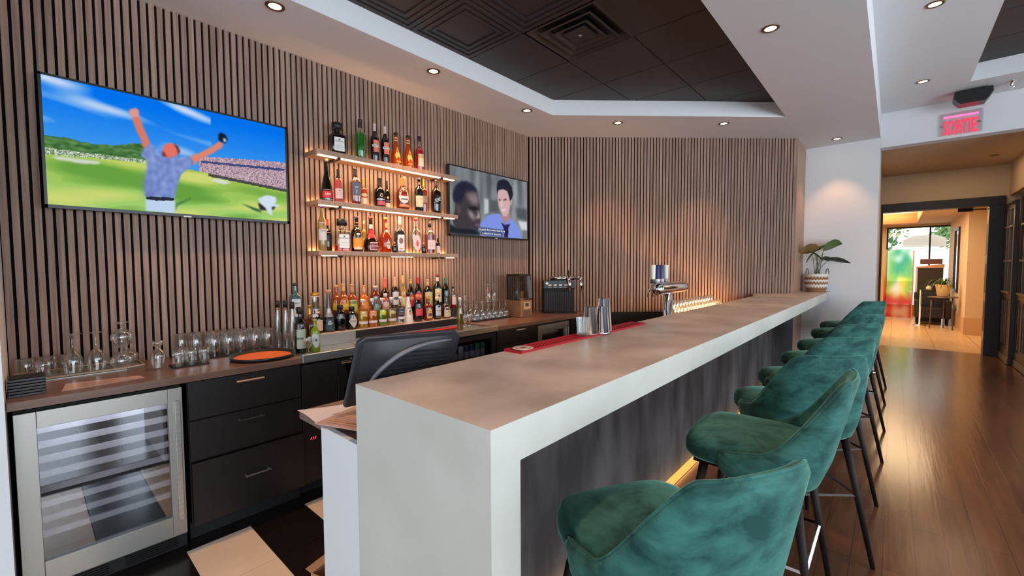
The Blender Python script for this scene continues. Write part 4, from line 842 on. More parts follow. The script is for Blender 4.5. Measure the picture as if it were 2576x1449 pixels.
# ledge, back row (upper step)
Z = 1.090
bottle('liquor_bottle', 'left one of two gold tequila bottles with yellow labels in the back row', G5, (-3.41, 1.685, Z), 0.265, 0.040, 'dome', AMBER, plain(226, 160, 90), 0.93, [(0.24, 0.58, 55, PYEL, 'arch')])
bottle('liquor_bottle', 'right one of two gold tequila bottles with yellow labels in the back row', G5, (-3.34, 1.709, Z), 0.278, 0.042, 'dome', AMBER, plain(226, 160, 90), 0.93, [(0.24, 0.58, 55, PYEL, 'arch'), T(0.42, 0.44, 'Jose Cuervo', plain(190, 100, 20), 0.012)], foil=0.76)
bottle('liquor_bottle', 'orange bottle with green and yellow fruit label and wooden stopper', G5, (-3.34, 1.785, Z), 0.27, 0.040, 'dome', liquid('amber_orange', C(214, 120, 40), 0.5), CORK, 0.90, [(0.08, 0.52, 70, plain(206, 196, 110)), (0.2, 0.42, 34, plain(206, 206, 60), 'oval', '+'), (0.4, 0.5, 20, plain(90, 150, 100), 'oval', '+')], foil=0.74)
bottle('liquor_bottle', 'bright orange liqueur bottle with red and orange label in the back row', G5, (-3.34, 1.891, Z), 0.26, 0.040, 'dome', ORANGE, plain(226, 150, 110), 0.92, [(0.12, 0.50, 55, plain(240, 140, 40), 'arch'), (0.10, 0.22, 40, plain(150, 50, 50), 'oval', '+')], foil=0.74)
bottle('liquor_bottle', 'reddish rum bottle with wide flat cork stopper in the back row', G5, (-3.34, 1.997, Z), 0.25, 0.042, 'short', liquid('rum_red', C(168, 62, 46), 0.55), plain(200, 170, 150), 0.88, [(0.16, 0.56, 60, plain(190, 70, 60), 'oval')], capr=0.55, stopper=True)
bottle('liquor_bottle', 'pale blue bottle with teal label between front juices and back row', G4, (-3.28, 1.985, 1.0905), 0.155, 0.029, 'short', BLUEG, LBLUE, 0.84, [(0.1, 0.6, 60, plain(120, 180, 196), 'oval')]).location.x = -3.31
bottle('liquor_bottle', 'pale pink bottle with pink label just right of the pale blue one', G4, (-3.31, 2.075, 1.0905), 0.18, 0.033, 'short', PINKL, PPINK, 0.84, [(0.1, 0.58, 60, plain(232, 190, 180)), (0.32, 0.35, 50, PORG, 'rect', '+')])
bottle('liquor_bottle', 'dark maroon bottle with orange-red capsule in the back row', G5, (-3.38, 2.117, Z), 0.312, 0.041, 'dome', DKRED, plain(226, 96, 64), 0.92, [(0.30, 0.52, 50, plain(70, 30, 36), 'oval')], foil=0.70)
bottle('liquor_bottle', 'dark rum bottle with white oval label and silver capsule in the back row', G5, (-3.37, 2.213, Z), 0.322, 0.034, 'spirit', DKBROWN, plain(206, 160, 130), 0.92, [(0.22, 0.58, 60, plain(226, 222, 222)), (0.36, 0.44, 40, PGREY, 'oval', '+')], foil=0.72)
bottle('wine_bottle', 'pale gold white-wine style bottle with cream label and gold capsule', G5, (-3.37, 2.298, Z), 0.332, 0.036, 'dome', STRAW, plain(222, 170, 90), 0.92, [(0.16, 0.58, 55, plain(232, 206, 160)), (0.40, 0.46, 20, plain(180, 130, 90), 'oval', '+')], foil=0.76)
bottle('wine_bottle', 'black vermouth bottle with red label and amber neck band', G5, (-3.37, 2.383, Z), 0.296, 0.031, 'wine', NEARBLK, plain(226, 160, 90), 0.92, [(0.14, 0.52, 64, PRED), (0.36, 0.46, 40, plain(226, 150, 110), 'oval', '+')], foil=0.86)
bottle('wine_bottle', 'black vermouth bottle with red label and bright red capsule', G5, (-3.37, 2.468, Z), 0.313, 0.034, 'wine', NEARBLK, plain(214, 44, 66), 0.92, [(0.14, 0.54, 64, PRED), (0.38, 0.48, 40, plain(236, 190, 170), 'oval', '+')], foil=0.80)
bottle('liquor_bottle', 'whisky bottle with broad cream label and cork-coloured neck', G5, (-3.365, 2.576, Z), 0.291, 0.044, 'spirit', DKBROWN, plain(214, 160, 110), 0.9, [(0.10, 0.58, 62, plain(206, 190, 130)), (0.36, 0.38, 50, plain(240, 226, 130), 'rect', '+')], foil=0.78)
bottle('liquor_bottle', 'green Irish whiskey bottle with cream label and white neck, tallest of the back row', G5, (-3.365, 2.693, Z), 0.337, 0.041, 'spirit', liquid('irish_green', C(26, 60, 30), 0.6), plain(150, 40, 40), 0.93, [(0.20, 0.58, 60, plain(222, 206, 160)), T(0.44, 0.46, 'JAMESON', PRED, 0.012), (0.34, 0.42, 16, plain(120, 90, 60), 'oval', '+'), (0.80, 0.92, 80, plain(222, 210, 196))])
bottle('wine_bottle', 'very dark green bottle with teal neck foil at right end of the back row', G5, (-3.365, 2.798, Z), 0.302, 0.041, 'wine', DKGREEN, plain(60, 120, 100), 0.93, [(0.10, 0.4, 50, plain(40, 36, 34))], foil=0.80)
bottle('liquor_bottle', 'clear red-based bottle with dark cap at the very end of the ledge', G5, (-3.34, 2.876, Z), 0.213, 0.030, 'spirit', CLEARB, PBLK, 0.9, [(0.14, 0.50, 55, plain(226, 206, 190))], 0.5, REDL)
bottle('liquor_bottle', 'pale blue gin bottle with white label at left end of the back row', G5, (-3.31, 1.322, Z), 0.296, 0.043, 'sqtall', BLUEG, plain(40, 50, 50), 0.93, [(0.16, 0.60, 70, plain(206, 204, 200)), T(0.46, 0.49, 'BOMBAY', PGREY, 0.014, 60), (0.30, 0.40, 20, PGREY, 'oval', '+')])
t = bottle('syrup_bottle', 'tall syrup bottle with gold lid and white pump top behind the lime bottle', G4, (-3.225, 1.428, 1.010), 0.30, 0.039, 'spirit', CLEARB, GOLD, 0.92, [(0.2, 0.5, 60, plain(110, 60, 110)), (0.40, 0.48, 40, PWHITE, 'rect', '+')], 0.55, liquid('plum_syrup', C(120, 70, 110), 0.5), capr=0.75)
mb = MB(); mb.lathe([(0.018, 0.25), (0.018, 0.27), (0.032, 0.272), (0.032, 0.276)], PWHITE, seg=16); mb.tube([(0, 0, 0.262), (0.03, -0.01, 0.262), (0.048, -0.014, 0.235)], 0.007, PWHITE, 8); mb.build('pump', t, smooth=True)
# counter level bottles at the left
Z = 0.9305
G6 = 'bottles standing at the left of the steel station'
for (x, y, H, w) in ((-3.30, 1.192, 0.340, 'leftmost'), (-3.235, 1.222, 0.343, 'middle'), (-3.165, 1.240, 0.336, 'rightmost')):
    bottle('pour_bottle', w + ' of three slender clear bottles with black tops beside the tumblers', G6, (x, y, 0.9225), H, 0.0215, 'slim', thinglass('hazy_' + w, (0.8, 0.82, 0.84, 1), 0.6, 0.16, 0.12, 0.25), PBLK, 0.86, [(0.80, 0.84, 80, plain(170, 110, 80))] if w != 'rightmost' else [], capr=0.72)
bottle('wine_bottle', 'brown vermouth bottle with pale green label and clear shoulders', G6, (-3.00, 1.225, 0.9225), 0.31, 0.036, 'spirit', DKGREEN, PBLK, 0.86, [(0.10, 0.52, 50, plain(176, 182, 160)), (0.30, 0.34, 50, plain(90, 110, 90), 'rect', '+')], capr=0.6)
bottle('syrup_bottle', 'amber syrup bottle with gold capsule behind the small stemmed glass', G6, (-3.06, 1.315, 0.9225), 0.315, 0.036, 'dome', liquid('syrup_amber', C(150, 72, 44), 0.45), GOLD, 0.9, [(0.2, 0.3, 40, CREAM)], foil=0.74)
bottle('juice_bottle', 'lime green cordial bottle with grey-white shield label on the steel station', G6, (-2.95, 1.302, 0.9225), 0.226, 0.030, 'spirit', LIMEL, plain(150, 160, 60), 0.9, [(0.14, 0.55, 50, plain(206, 206, 200), 'shield'), (0.32, 0.42, 20, PGREY, 'diamond', '+')])
bottle('oil_bottle', 'slim bottle of yellow oil with white pourer on the right of the steel station', G6, (-2.93, 2.600, 0.9225), 0.30, 0.028, 'slim', CLEARB, PWHITE, 0.90, [], 0.72, OLIVE)

# ------------------------------------------------------------------ glassware
def glass_mesh(kind):
    mb = MB()
    if kind == 'tumbler': mb.lathe([(0.0345, 0), (0.0335, 0.07), (0.031, 0.142), (0.028, 0.146)], DRINKG, seg=20, cap0=False); mb.lathe([(0.029, 0.128), (0.0005, 0.127)], DRINKG, seg=20, cap0=False, cap1=False)
    if kind == 'rocks': mb.lathe([(0.037, 0), (0.0375, 0.04), (0.036, 0.092), (0.033, 0.096)], DRINKG, seg=20, cap0=False); mb.lathe([(0.034, 0.078), (0.0005, 0.077)], DRINKG, seg=20, cap0=False, cap1=False)
    if kind == 'short': mb.lathe([(0.026, 0), (0.026, 0.058), (0.0275, 0.062), (0.0275, 0.092), (0.022, 0.094)], DRINKG, seg=18, cap0=False); mb.lathe([(0.025, 0.062), (0.0005, 0.062)], DRINKG, seg=18, cap0=False, cap1=False)
    if kind == 'stem': mb.lathe([(0.033, 0), (0.040, 0.045), (0.038, 0.08), (0.024, 0.112), (0.007, 0.125), (0.0045, 0.15), (0.0045, 0.195), (0.010, 0.207), (0.036, 0.213), (0.036, 0.215), (0.0005, 0.216)], DRINKG, seg=20, cap0=False, cap1=False)
    if kind == 'goblet': mb.lathe([(0.034, 0), (0.040, 0.04), (0.038, 0.07), (0.024, 0.10), (0.007, 0.112), (0.0045, 0.13), (0.0045, 0.17), (0.010, 0.181), (0.034, 0.187), (0.034, 0.189), (0.0005, 0.19)], DRINKG, seg=20, cap0=False, cap1=False)
    if kind == 'coupe': mb.lathe([(0.038, 0), (0.052, 0.03), (0.050, 0.055), (0.030, 0.078), (0.008, 0.088), (0.0045, 0.10), (0.006, 0.112), (0.030, 0.124), (0.034, 0.126), (0.0005, 0.127)], DRINKG, seg=22, cap0=False, cap1=False)
    if kind == 'tulip': mb.lathe([(0.024, 0), (0.034, 0.05), (0.034, 0.075), (0.026, 0.10), (0.010, 0.115), (0.008, 0.125), (0.024, 0.135), (0.025, 0.158), (0.0005, 0.159)], DRINKG, seg=18, cap0=False, cap1=False)
    if kind == 'flute': mb.lathe([(0.024, 0), (0.0265, 0.05), (0.022, 0.105), (0.006, 0.13), (0.004, 0.15), (0.004, 0.165), (0.028, 0.176), (0.0005, 0.178)], DRINKG, seg=16, cap0=False, cap1=False)
    if kind == 'small_stem': mb.lathe([(0.026, 0), (0.026, 0.004), (0.005, 0.009), (0.0045, 0.035), (0.012, 0.045), (0.028, 0.075), (0.030, 0.11)], DRINKG, seg=18, cap1=False)
    if kind == 'pint': mb.lathe([(0.030, 0), (0.031, 0.006), (0.033, 0.05), (0.036, 0.092)], DRINKG, seg=20, cap1=False); mb.lathe([(0.029, 0.012), (0.0005, 0.012)], DRINKG, seg=20, cap0=False, cap1=False)
    if kind == 'decanter': mb.lathe([(0.045, 0), (0.05, 0.02), (0.046, 0.08), (0.02, 0.14), (0.013, 0.16), (0.012, 0.215), (0.018, 0.22), (0.018, 0.225), (0.008, 0.24), (0.016, 0.26), (0.014, 0.285), (0.0005, 0.29)], DRINKG, seg=18, cap1=False)
    return mb
_gp = {}
def glassware(kind, name, label, cat, loc, group):
    if kind not in _gp:
        o = glass_mesh(kind).build(name, smooth=True, angle=60); _gp[kind] = o
    else:
        o = _gp[kind].copy(); COL.objects.link(o); o.name = name
    o.location = loc; o.rotation_euler = (0, 0, random.uniform(0, 6)); return tag(o, label, cat, group)
mb = MB(); mb.prism([(-3.20, -0.03), (-3.20, 0.36), (-3.235, 0.44), (-3.41, 0.44), (-3.45, 0.40), (-3.45, -0.06), (-3.23, -0.06)], 0.9305, 0.9355, STEELF)
tr = thing('serving_tray', 'oblong metal tray with pale rim holding upturned stemmed glasses at far left', 'tray', (0, 0, 0)); mb.build('base', tr)
mb = MB(); pp = [(-3.20, -0.03), (-3.20, 0.36), (-3.235, 0.44), (-3.41, 0.44), (-3.45, 0.40), (-3.45, -0.06), (-3.23, -0.06), (-3.20, -0.03)]
for a, b in zip(pp, pp[1:]): mb.bar((a[0], a[1], 0.941), (b[0], b[1], 0.941), 0.009, plain(150, 140, 122, 0.4))
mb.build('rim', tr)
GT = 'upturned glasses on the metal tray'; ZT = 0.936
for k, y in enumerate((-0.015, 0.065, 0.145)): glassware('rocks', 'rocks_glass', '%s of three upturned rocks glasses along the back of the tray' % ('left', 'middle', 'right')[k], 'glass', (-3.365, y, ZT), GT)
for k, (x, y) in enumerate(((-3.265, 0.155), (-3.265, 0.245))): glassware('stem', 'wine_glass', '%s upturned wine glass with its foot in the air at the middle of the tray' % ('left', 'right')[k], 'glass', (x, y, ZT), GT)
for k, (x, y, z) in enumerate(((-3.275, 0.318 + .03, ZT), (-3.385, 0.385, ZT))): glassware('coupe', 'coupe_glass', 'upturned coupe glass at the %s of the right end of the tray' % ('front', 'back')[k], 'glass', (x, y, z), GT)
glassware('coupe', 'coupe_glass', 'upturned coupe glass balanced on top of the two other coupes', 'glass', (-3.33, 0.36, ZT + 0.1272), GT)
glassware('short', 'shot_glass', 'small dark upturned glass in front of the rocks glasses on the tray', 'glass', (-3.245, 0.045, ZT), GT)
glassware('tulip', 'tulip_glass', 'upturned tulip beer glass with thick square foot right of the tray', 'glass', (-3.10, 0.482, 0.9305), None)
mb = MB(); mb.box(-3.445, -3.19, 0.60, 1.138, 0.9305, 0.936, BLACKM); tag(mb.build('rubber_mat'), 'black rubber drip mat under the rows of upturned tumblers', 'mat')
mb = MB(); mb.box(-3.14, -3.03, 0.535, 0.71, 0.9305, 0.9365, BLACKM); tag(mb.build('rubber_mat'), 'small black mat under the four short glasses', 'mat')
ZM = 0.9362
GU = 'upturned tumblers on the wood worktop'
for r, (x, y0, n, rn) in enumerate(((-3.235, 0.785, 5, 'front'), (-3.312, 0.705, 6, 'middle'), (-3.390, 0.645, 7, 'back'))):
    for k in range(n):
        glassware('tumbler', 'tumbler', 'upturned clear tumbler, %s from the left in the %s row' % (CN[k], rn), 'glass', (x, y0 + k * 0.0795 if r < 2 else y0 + k * 0.0755, ZM), GU)
for k, (x, y) in enumerate(((-3.06, 0.565), (-3.06, 0.628), (-3.06, 0.690), (-3.118, 0.60))): glassware('short', 'short_glass', ('left', 'middle', 'right', 'rear')[k] + ' one of four short stacked-looking glasses beside the round tray', 'glass', (x, y, 0.9366), 'short glasses on the wood worktop')
glassware('small_stem', 'liqueur_glass', 'small stemmed liqueur glass in front of the lime cordial bottle', 'glass', (-2.905, 1.235, 0.9225), None)
# glasses at the right of the steel station
t = thing('glass_rack', 'low dark tray under the upturned glasses beside the blender', 'tray', (0, 0, 0))
mb = MB(); mb.box(-3.46, -3.20, 3.05, 3.605, 0.9305, 0.940, BLACKM); mb.build('base', t)
GR = 'upturned stemmed glasses left of the blender'
for r, x in enumerate((-3.245, -3.332, -3.415)):
    for k in range(6):
        glassware('goblet', 'wine_glass', 'upturned wine glass, %s from the left in the %s row beside the blender' % (CN[k], ('front', 'middle', 'back')[r]), 'glass', (x, 3.098 + k * 0.091, 0.9402), GR)
for k in (3, 4): glassware('flute', 'champagne_flute', '%s of two upturned flutes standing high on the wine glasses by the blender' % ('left', 'right')[k - 3], 'glass', (-3.332, 3.098 + k * 0.091, 0.9402 + 0.1902), GR)
for k, y in enumerate((2.70, 2.78, 2.87)): glassware('small_stem', 'liqueur_glass', '%s of three small stemmed glasses on the steel station by the oil bottle' % ('left', 'middle', 'right')[k], 'glass', (-3.03 - 0.03 * k, y, 0.9225), None)
glassware('decanter', 'decanter', 'slender clear glass decanter with stopper left of the upturned glasses', 'decanter', (-3.30, 2.995, 0.9305), None)
# ------------------------------------------------------------------ small things on the left worktop
ZC = 0.9305
for k in range(6):
    z = ZC + k * 0.0135
    mb = MB(); mb.box(-3.02, -2.885, -0.070, 0.046, z, z + 0.0105, BLACK); mb.box(-3.0, -2.895, -0.065, 0.04, z + 0.0105, z + 0.0133, BLACKM)
    tag(mb.build('coaster_tray', bevel=0.0015), 'black square tray, %s from the bottom of the stack beside the white wall end' % CN[k], 'tray', 'stack of black trays on the wood worktop')
pc = MB(); pc.prism([(-2.867, 0.093), (-2.899, 0.395), (-2.978, 0.382), (-3.041, 0.114)], ZC, ZC + 0.0012, plain(206, 166, 150, 0.25))
for q in range(5): pc.add([(-2.895 - q * 0.02, 0.16, ZC + 0.0014), (-2.895 - q * 0.02, 0.35 - (q % 2) * 0.05, ZC + 0.0014), (-2.90 - q * 0.02, 0.35 - (q % 2) * 0.05, ZC + 0.0014), (-2.90 - q * 0.02, 0.16, ZC + 0.0014)], [(0, 1, 2, 3)], plain(120, 90, 84))
tag(pc.build('laminated_card'), 'pinkish laminated card lying flat at the worktop edge above the wine fridge', 'card')
t = thing('round_tray', 'round black serving tray with orange cork lining on the wood worktop', 'tray', (-2.985, 0.985, ZC))
MB().lathe([(0.150, 0), (0.178, 0.004), (0.186, 0.022), (0.180, 0.022), (0.172, 0.009), (0.0005, 0.008)], BLACK, seg=48, cap1=False).build('rim', t, smooth=True)
MB().lathe([(0.158, 0.0082), (0.158, 0.0095), (0.0005, 0.0096)], pbr('orange_cork', C(206, 92, 40), 0.6, noise=((60, 60, 60), C(224, 120, 60), 3, 0.3, 0.7)), seg=48, cap0=False, cap1=False).build('cork_lining', t)
# papers on the working shelf at the bar end
t = thing('menu_sheet', 'large white printed sheet curling over the shelf edge at the bar end', 'paper', (0, 0, 0))
rows = []
for i in range(9):
    s = i / 8; row = []
    for j in range(9):
        r = j / 8
        a = Vector((-1.655, 0.655)).lerp(Vector((-1.60, 0.985)), s); b = Vector((-1.395, 0.640)).lerp(Vector((-1.30, 0.95)), s)
        p = a.lerp(b, r); row.append((p.x, p.y, 0.9480 + 0.012 * max(0, 1 - s * 2.4) + 0.004 * sin(r * 5) * (1 - s) + 0.004))
    rows.append(row)
mb = MB(); mb.grid(rows, PAPER); mb.build('sheet', t, smooth=True)
mb = MB()
for q in range(6): mb.add([(-1.50 + q * 0.012, 0.715, 0.9675 - q * 0.0003), (-1.50 + q * 0.012, 0.76 + 0.02 * (q % 3), 0.9675), (-1.495 + q * 0.012, 0.76 + 0.02 * (q % 3), 0.9675), (-1.495 + q * 0.012, 0.715, 0.9675)], [(0, 1, 2, 3)], INK)
mb.build('printing', t)
t = thing('menu_sheet', 'smaller beige menu printed with gold lines lying on the white sheet', 'paper', (-1.39, 0.79, 0.9690), 0.35)
mb = MB(); mb.box(-0.11, 0.11, -0.13, 0.13, 0, 0.0025, plain(200, 164, 150, 0.4)); mb.build('sheet', t)
mb = MB()
for q in range(4): mb.box(-0.09, 0.09 - 0.02 * q, -0.09 + q * 0.055, -0.086 + q * 0.055, 0.0026, 0.003, GOLD)
for q in range(14): mb.box(-0.08, 0.06 - 0.015 * (q % 4), -0.11 + q * 0.015, -0.107 + q * 0.015, 0.0026, 0.0029, plain(150, 100, 84))
mb.build('printing', t)
# carton behind the bar end
t = thing('carton', 'small open cardboard carton on the tiled floor behind the bar end', 'box', (-1.90, 0.875, 0.0), 0.3)
CARD = pbr('cardboard', C(176, 138, 104), 0.8)
mb = MB(); mb.box(-0.05, 0.05, -0.06, 0.06, 0, 0.004, CARD); mb.box(-0.05, -0.046, -0.06, 0.06, 0.004, 0.12, CARD); mb.box(0.046, 0.05, -0.06, 0.06, 0.004, 0.12, CARD); mb.box(-0.046, 0.046, -0.06, -0.056, 0.004, 0.12, CARD); mb.box(-0.046, 0.046, 0.056, 0.06, 0.004, 0.12, CARD); mb.build('body', t)
mb = MB(); mb.add([(-0.05, -0.06, 0.12), (-0.05, 0.06, 0.12), (-0.085, 0.06, 0.13), (-0.085, -0.06, 0.13)], [(0, 1, 2, 3)], CARD); mb.build('flap', t)
mb = MB(); mb.add([(0.05, -0.06, 0.12), (0.05, 0.06, 0.12), (0.07, 0.06, 0.15), (0.07, -0.06, 0.15)], [(0, 1, 2, 3)], CARD); mb.build('flap', t)

# ------------------------------------------------------------------ point-of-sale screen, seen from behind
t = thing('pos_monitor', 'black till monitor seen from its ribbed back behind the bar end', 'monitor', (-1.39, 0.965, 0.9465), 0)
M = Matrix.Translation((0, 0, 0.158)) @ Matrix.Rotation(radians(18), 4, 'Y') @ Matrix.Rotation(radians(-3.5), 4, 'X')
def mvp(mb): mb.v = [tuple(M @ Vector(v)) for v in mb.v]; return mb
GREYB = pbr('charcoal_plastic', C(40, 41, 46), 0.42)
mb = MB(); mb.prism([(-0.235, -0.12), (0.235, -0.12), (0.235, 0.12), (0.20, 0.148), (-0.21, 0.148), (-0.235, 0.13)], -0.02, 0.0, GREYB, Matrix(((0, 0, 1, 0), (1, 0, 0, 0), (0, 1, 0, 0), (0, 0, 0, 1))))
mvp(mb).build('front_case', t, bevel=0.006)
mb = MB(); rows = []
for i in range(12):
    u = i / 11; row = []
    for j in range(9):
        v = j / 8; y = -0.215 + 0.43 * u; z = -0.115 + 0.245 * v
        e = min(1, min(u, 1 - u) * 5) * min(1, min(v, 1 - v) * 5); row.append((0.0005 + 0.022 * e, y, z))
    rows.append(row)
mb.grid(rows, GREYB); mvp(mb).build('back_shell', t, smooth=True)
mb = MB(); pts = []
for i in range(20):
    s = i / 19; pts.append((0.022, -0.195 + 0.36 * s ** 1.7 + 0.0, -0.115 + 0.235 * (1 - (1 - s) ** 2.3)))
mb.tube(pts, [0.004 + 0.006 * sin(pi * i / 19) for i in range(20)], pbr('ridge_grey', C(96, 98, 106), 0.35), 10); mvp(mb).build('curved_ridge', t, smooth=True)  # ridge in a lighter grey than the case
mb = MB()
for k in range(13):
    z = -0.10 + k * 0.0155; s = 1 - (1 - min(1, (z + 0.115) / 0.235)) ** (1 / 2.3); ya = -0.18 + 0.36 * s ** 1.7
    mb.bar((0.0225, ya, z), (0.0225, 0.18, z - 0.006), 0.005, BLACK)
mvp(mb).build('cooling_ribs', t)
mb = MB(); mb.box(0.023, 0.028, -0.05, 0.06, -0.1, -0.055, BLACK); mb.box(0.028, 0.0285, -0.04, -0.01, -0.068, -0.064, plain(200, 200, 205)); mvp(mb).build('label_plate', t)
mb = MB(); mb.box(-0.0215, -0.0202, -0.215, 0.215, -0.105, 0.125, pbr('dark_screen', C(20, 24, 34), 0.1)); mvp(mb).build('screen', t)
mb = MB(); mb.box(-0.12, 0.04, -0.10, 0.10, 0.0, 0.014, BLACK); mb.box(-0.045, -0.015, -0.05, 0.05, 0.014, 0.13, BLACK); mb.build('stand', t, bevel=0.003)

# ------------------------------------------------------------------ things on the bar top
ZT = ZB
t = thing('bar_mat', 'long red rubber rail mat along the inner edge of the bar', 'mat', (-1.185, 1.94, ZT))
mb = MB(); mb.box(-0.048, 0.048, -0.60, 0.59, 0, 0.003, REDMAT)
for (a, b, c_, d) in ((-0.048, -0.043, -0.60, 0.59), (0.043, 0.048, -0.60, 0.59), (-0.043, 0.043, -0.60, -0.593), (-0.043, 0.043, 0.583, 0.59)): mb.box(a, b, c_, d, 0.003, 0.010, REDMAT)
mb.build('base', t)
mb = MB()
for i in range(58):
    for j in range(4): mb.lathe([(0.0052, 0.003), (0.0052, 0.008)], REDMAT, (-0.03 + j * 0.02, -0.55 + i * 0.0195, 0), 6, cap0=False)
mb.build('nubs', t)
t = thing('coaster', 'round white coaster with dark emblem lying on the near end of the red mat', 'coaster', (-1.185, 1.410, ZT + 0.0082))
MB().lathe([(0.045, 0), (0.045, 0.003)], plain(214, 200, 186), seg=32).build('card', t)
mb = MB(); mb.lathe([(0.034, 0.0031), (0.034, 0.0034)], plain(120, 84, 70), seg=28); mb.lathe([(0.030, 0.0034), (0.030, 0.0037)], plain(206, 190, 176), seg=28); mb.box(-0.012, 0.012, -0.018, 0.018, 0.0037, 0.0039, plain(110, 74, 64)); mb.build('emblem', t)
ZR = ZT + 0.0082
glassware('pint', 'pint_glass', 'short clear glass left of the steel shakers on the red mat', 'glass', (-1.172, 1.868, ZR), None)
def tin(label, x, y, H, r0, r1, m):
    o = MB().lathe([(r0 + 0.0015, 0), (r0 + 0.0015, 0.004), (r0, 0.005), (r1, H - 0.004), (r1 - 0.003, H), (0.0005, H)], m, seg=28, cap0=False, cap1=False).build('shaker_tin', smooth=True, angle=50)
    o.location = (x, y, ZR); tag(o, label, 'shaker', 'upturned shaker tins on the red mat')
tin('left upturned steel shaker tin beside the clear glass', -1.180, 1.948, 0.142, 0.043, 0.031, pbr('dull_steel', C(170, 165, 160), 0.22, metal=1.0))
tin('middle upturned steel shaker tin, same height as the left one', -1.150, 2.020, 0.142, 0.040, 0.030, CHROME)
tin('tallest upturned steel shaker tin at the right of the three', -1.182, 2.096, 0.178, 0.043, 0.031, CHROME)

# woven plant basket
t = thing('potted_plant', 'broad-leaved plant in a white and tan woven basket at the far bar end', 'plant', (-0.790, 7.195, ZT))
TAN = pbr('tan_wicker', C(150, 104, 72), 0.85, bump=((120, 120, 120), 0.3)); WWK = pbr('white_wicker', C(232, 224, 212), 0.85, bump=((120, 120, 120), 0.3))
mb = MB(); NS, NR = 44, 40; vs = []; fs = []
pr_ = lambda q: 0.105 + 0.026 * sin(min(1, q * 1.6) * pi / 2)
for j in range(NR + 1):
    for i in range(NS):
        a = 2 * pi * i / NS; q = j / NR; r = pr_(q) + 0.003 * sin(q * 14 * pi) + 0.002 * (i % 2); vs.append((r * cos(a), r * sin(a), q * 0.245))
mb.v = vs
for j in range(NR):
    for i in range(NS):
        zz = (j + (2.0 if i % 2 else 0)) / NR
        white = (0.27 < zz < 0.44) or (0.55 < zz < 0.70) or zz > 0.83
        k = (i + 1) % NS; mb.f.append([j * NS + i, j * NS + k, (j + 1) * NS + k, (j + 1) * NS + i]); mb.mi.append(mb.mid(WWK if white else TAN)); mb.col.append(None)
mb.lathe([(0.104, 0.0), (0.0005, 0.0)], TAN, seg=NS, cap0=False, cap1=False); mb.build('basket', t, smooth=True, angle=60)
MB().lathe([(0.125, 0.225), (0.0005, 0.23)], pbr('soil', C(40, 30, 24), 0.9), seg=32, cap0=False, cap1=False).build('soil', t)
for s in (-1, 1):
    mb = MB(); mb.tube([(s * 0.128, -0.02 + 0.035 * cos(pi * k / 8) , 0.24 + 0.075 * sin(pi * k / 8)) for k in range(9)], 0.005, pbr('handle_cord_%d' % s, C(112, 96, 84), 0.8), 8); mb.v = [(x * cos(0.6) - y * sin(0.6), x * sin(0.6) + y * cos(0.6), z) for x, y, z in mb.v]; mb.build('handle', t, smooth=True)
LEAFG = pbr('leaf_green', C(52, 84, 30), 0.45, noise=((9, 9, 9), C(92, 122, 44), 3, 0.35, 0.7)); LEAFD = pbr('leaf_dark', C(34, 56, 30), 0.45); LEAFR = pbr('leaf_bronze', C(120, 92, 50), 0.5, noise=((9, 9, 9), C(150, 116, 64), 3, 0.35, 0.7))
STEM = plain(96, 110, 60, 0.5)
for k, (x, y, z, L, W_, rot, tilt, m) in enumerate(((-0.055, -0.22, 0.575, 0.19, 0.17, 205, 6, LEAFR), (-0.01, -0.10, 0.565, 0.16, 0.13, 230, 12, LEAFR), (0.15, -0.05, 0.620, 0.20, 0.17, 40, -16, LEAFG), (0.04, -0.02, 0.590, 0.17, 0.13, 150, 22, LEAFD), (0.225, -0.06, 0.430, 0.21, 0.12, 5, 8, LEAFD), (-0.06, -0.14, 0.475, 0.14, 0.12, 225, 46, LEAFG), (0.02, -0.10, 0.485, 0.13, 0.09, 335, 34, LEAFD), (0.09, 0.03, 0.455, 0.12, 0.08, 60, 14, LEAFD))):
    mb = MB(); rows = []
    Mx = Matrix.Translation((x, y, z)) @ Matrix.Rotation(radians(rot), 4, 'Z') @ Matrix.Rotation(radians(tilt), 4, 'Y') @ Matrix.Rotation(radians((38, 30, -42, -30, -24, 40, -30, -20)[k]), 4, 'X')
    for i in range(13):
        s = i / 12; w = 0.62 * W_ * (sin(pi * min(1, s ** 0.75)) ** 0.7 if 0 < s < 1 else 0.001); row = []
        for j in range(7):
            v = -1 + j / 3; row.append(Mx @ Vector((1.1 * L * (s - 0.35) - (0.02 * abs(v) if s < 0.2 else 0), w * v, -0.05 * (s - 0.3) ** 2 * 4 * L * 4 * 0.3 + 0.10 * w * abs(v) + 0.006 * sin(v * 6 + k) * s)))
        rows.append(row)
    mb.grid(rows, m); mb.build('leaf', t, smooth=True)
    bx, by = 0.03 * cos(k * 2.1), 0.03 * sin(k * 2.1); e = Mx @ Vector((-0.33 * L, 0, 0.0))
    mb = MB(); mb.tube([Vector((bx, by, 0.22)).lerp(e, q / 6) + Vector((0, 0, 0.03 * sin(pi * q / 6))) for q in range(7)], [0.005 - 0.0025 * q / 6 for q in range(7)], STEM, 7); mb.build('stem', t, smooth=True)

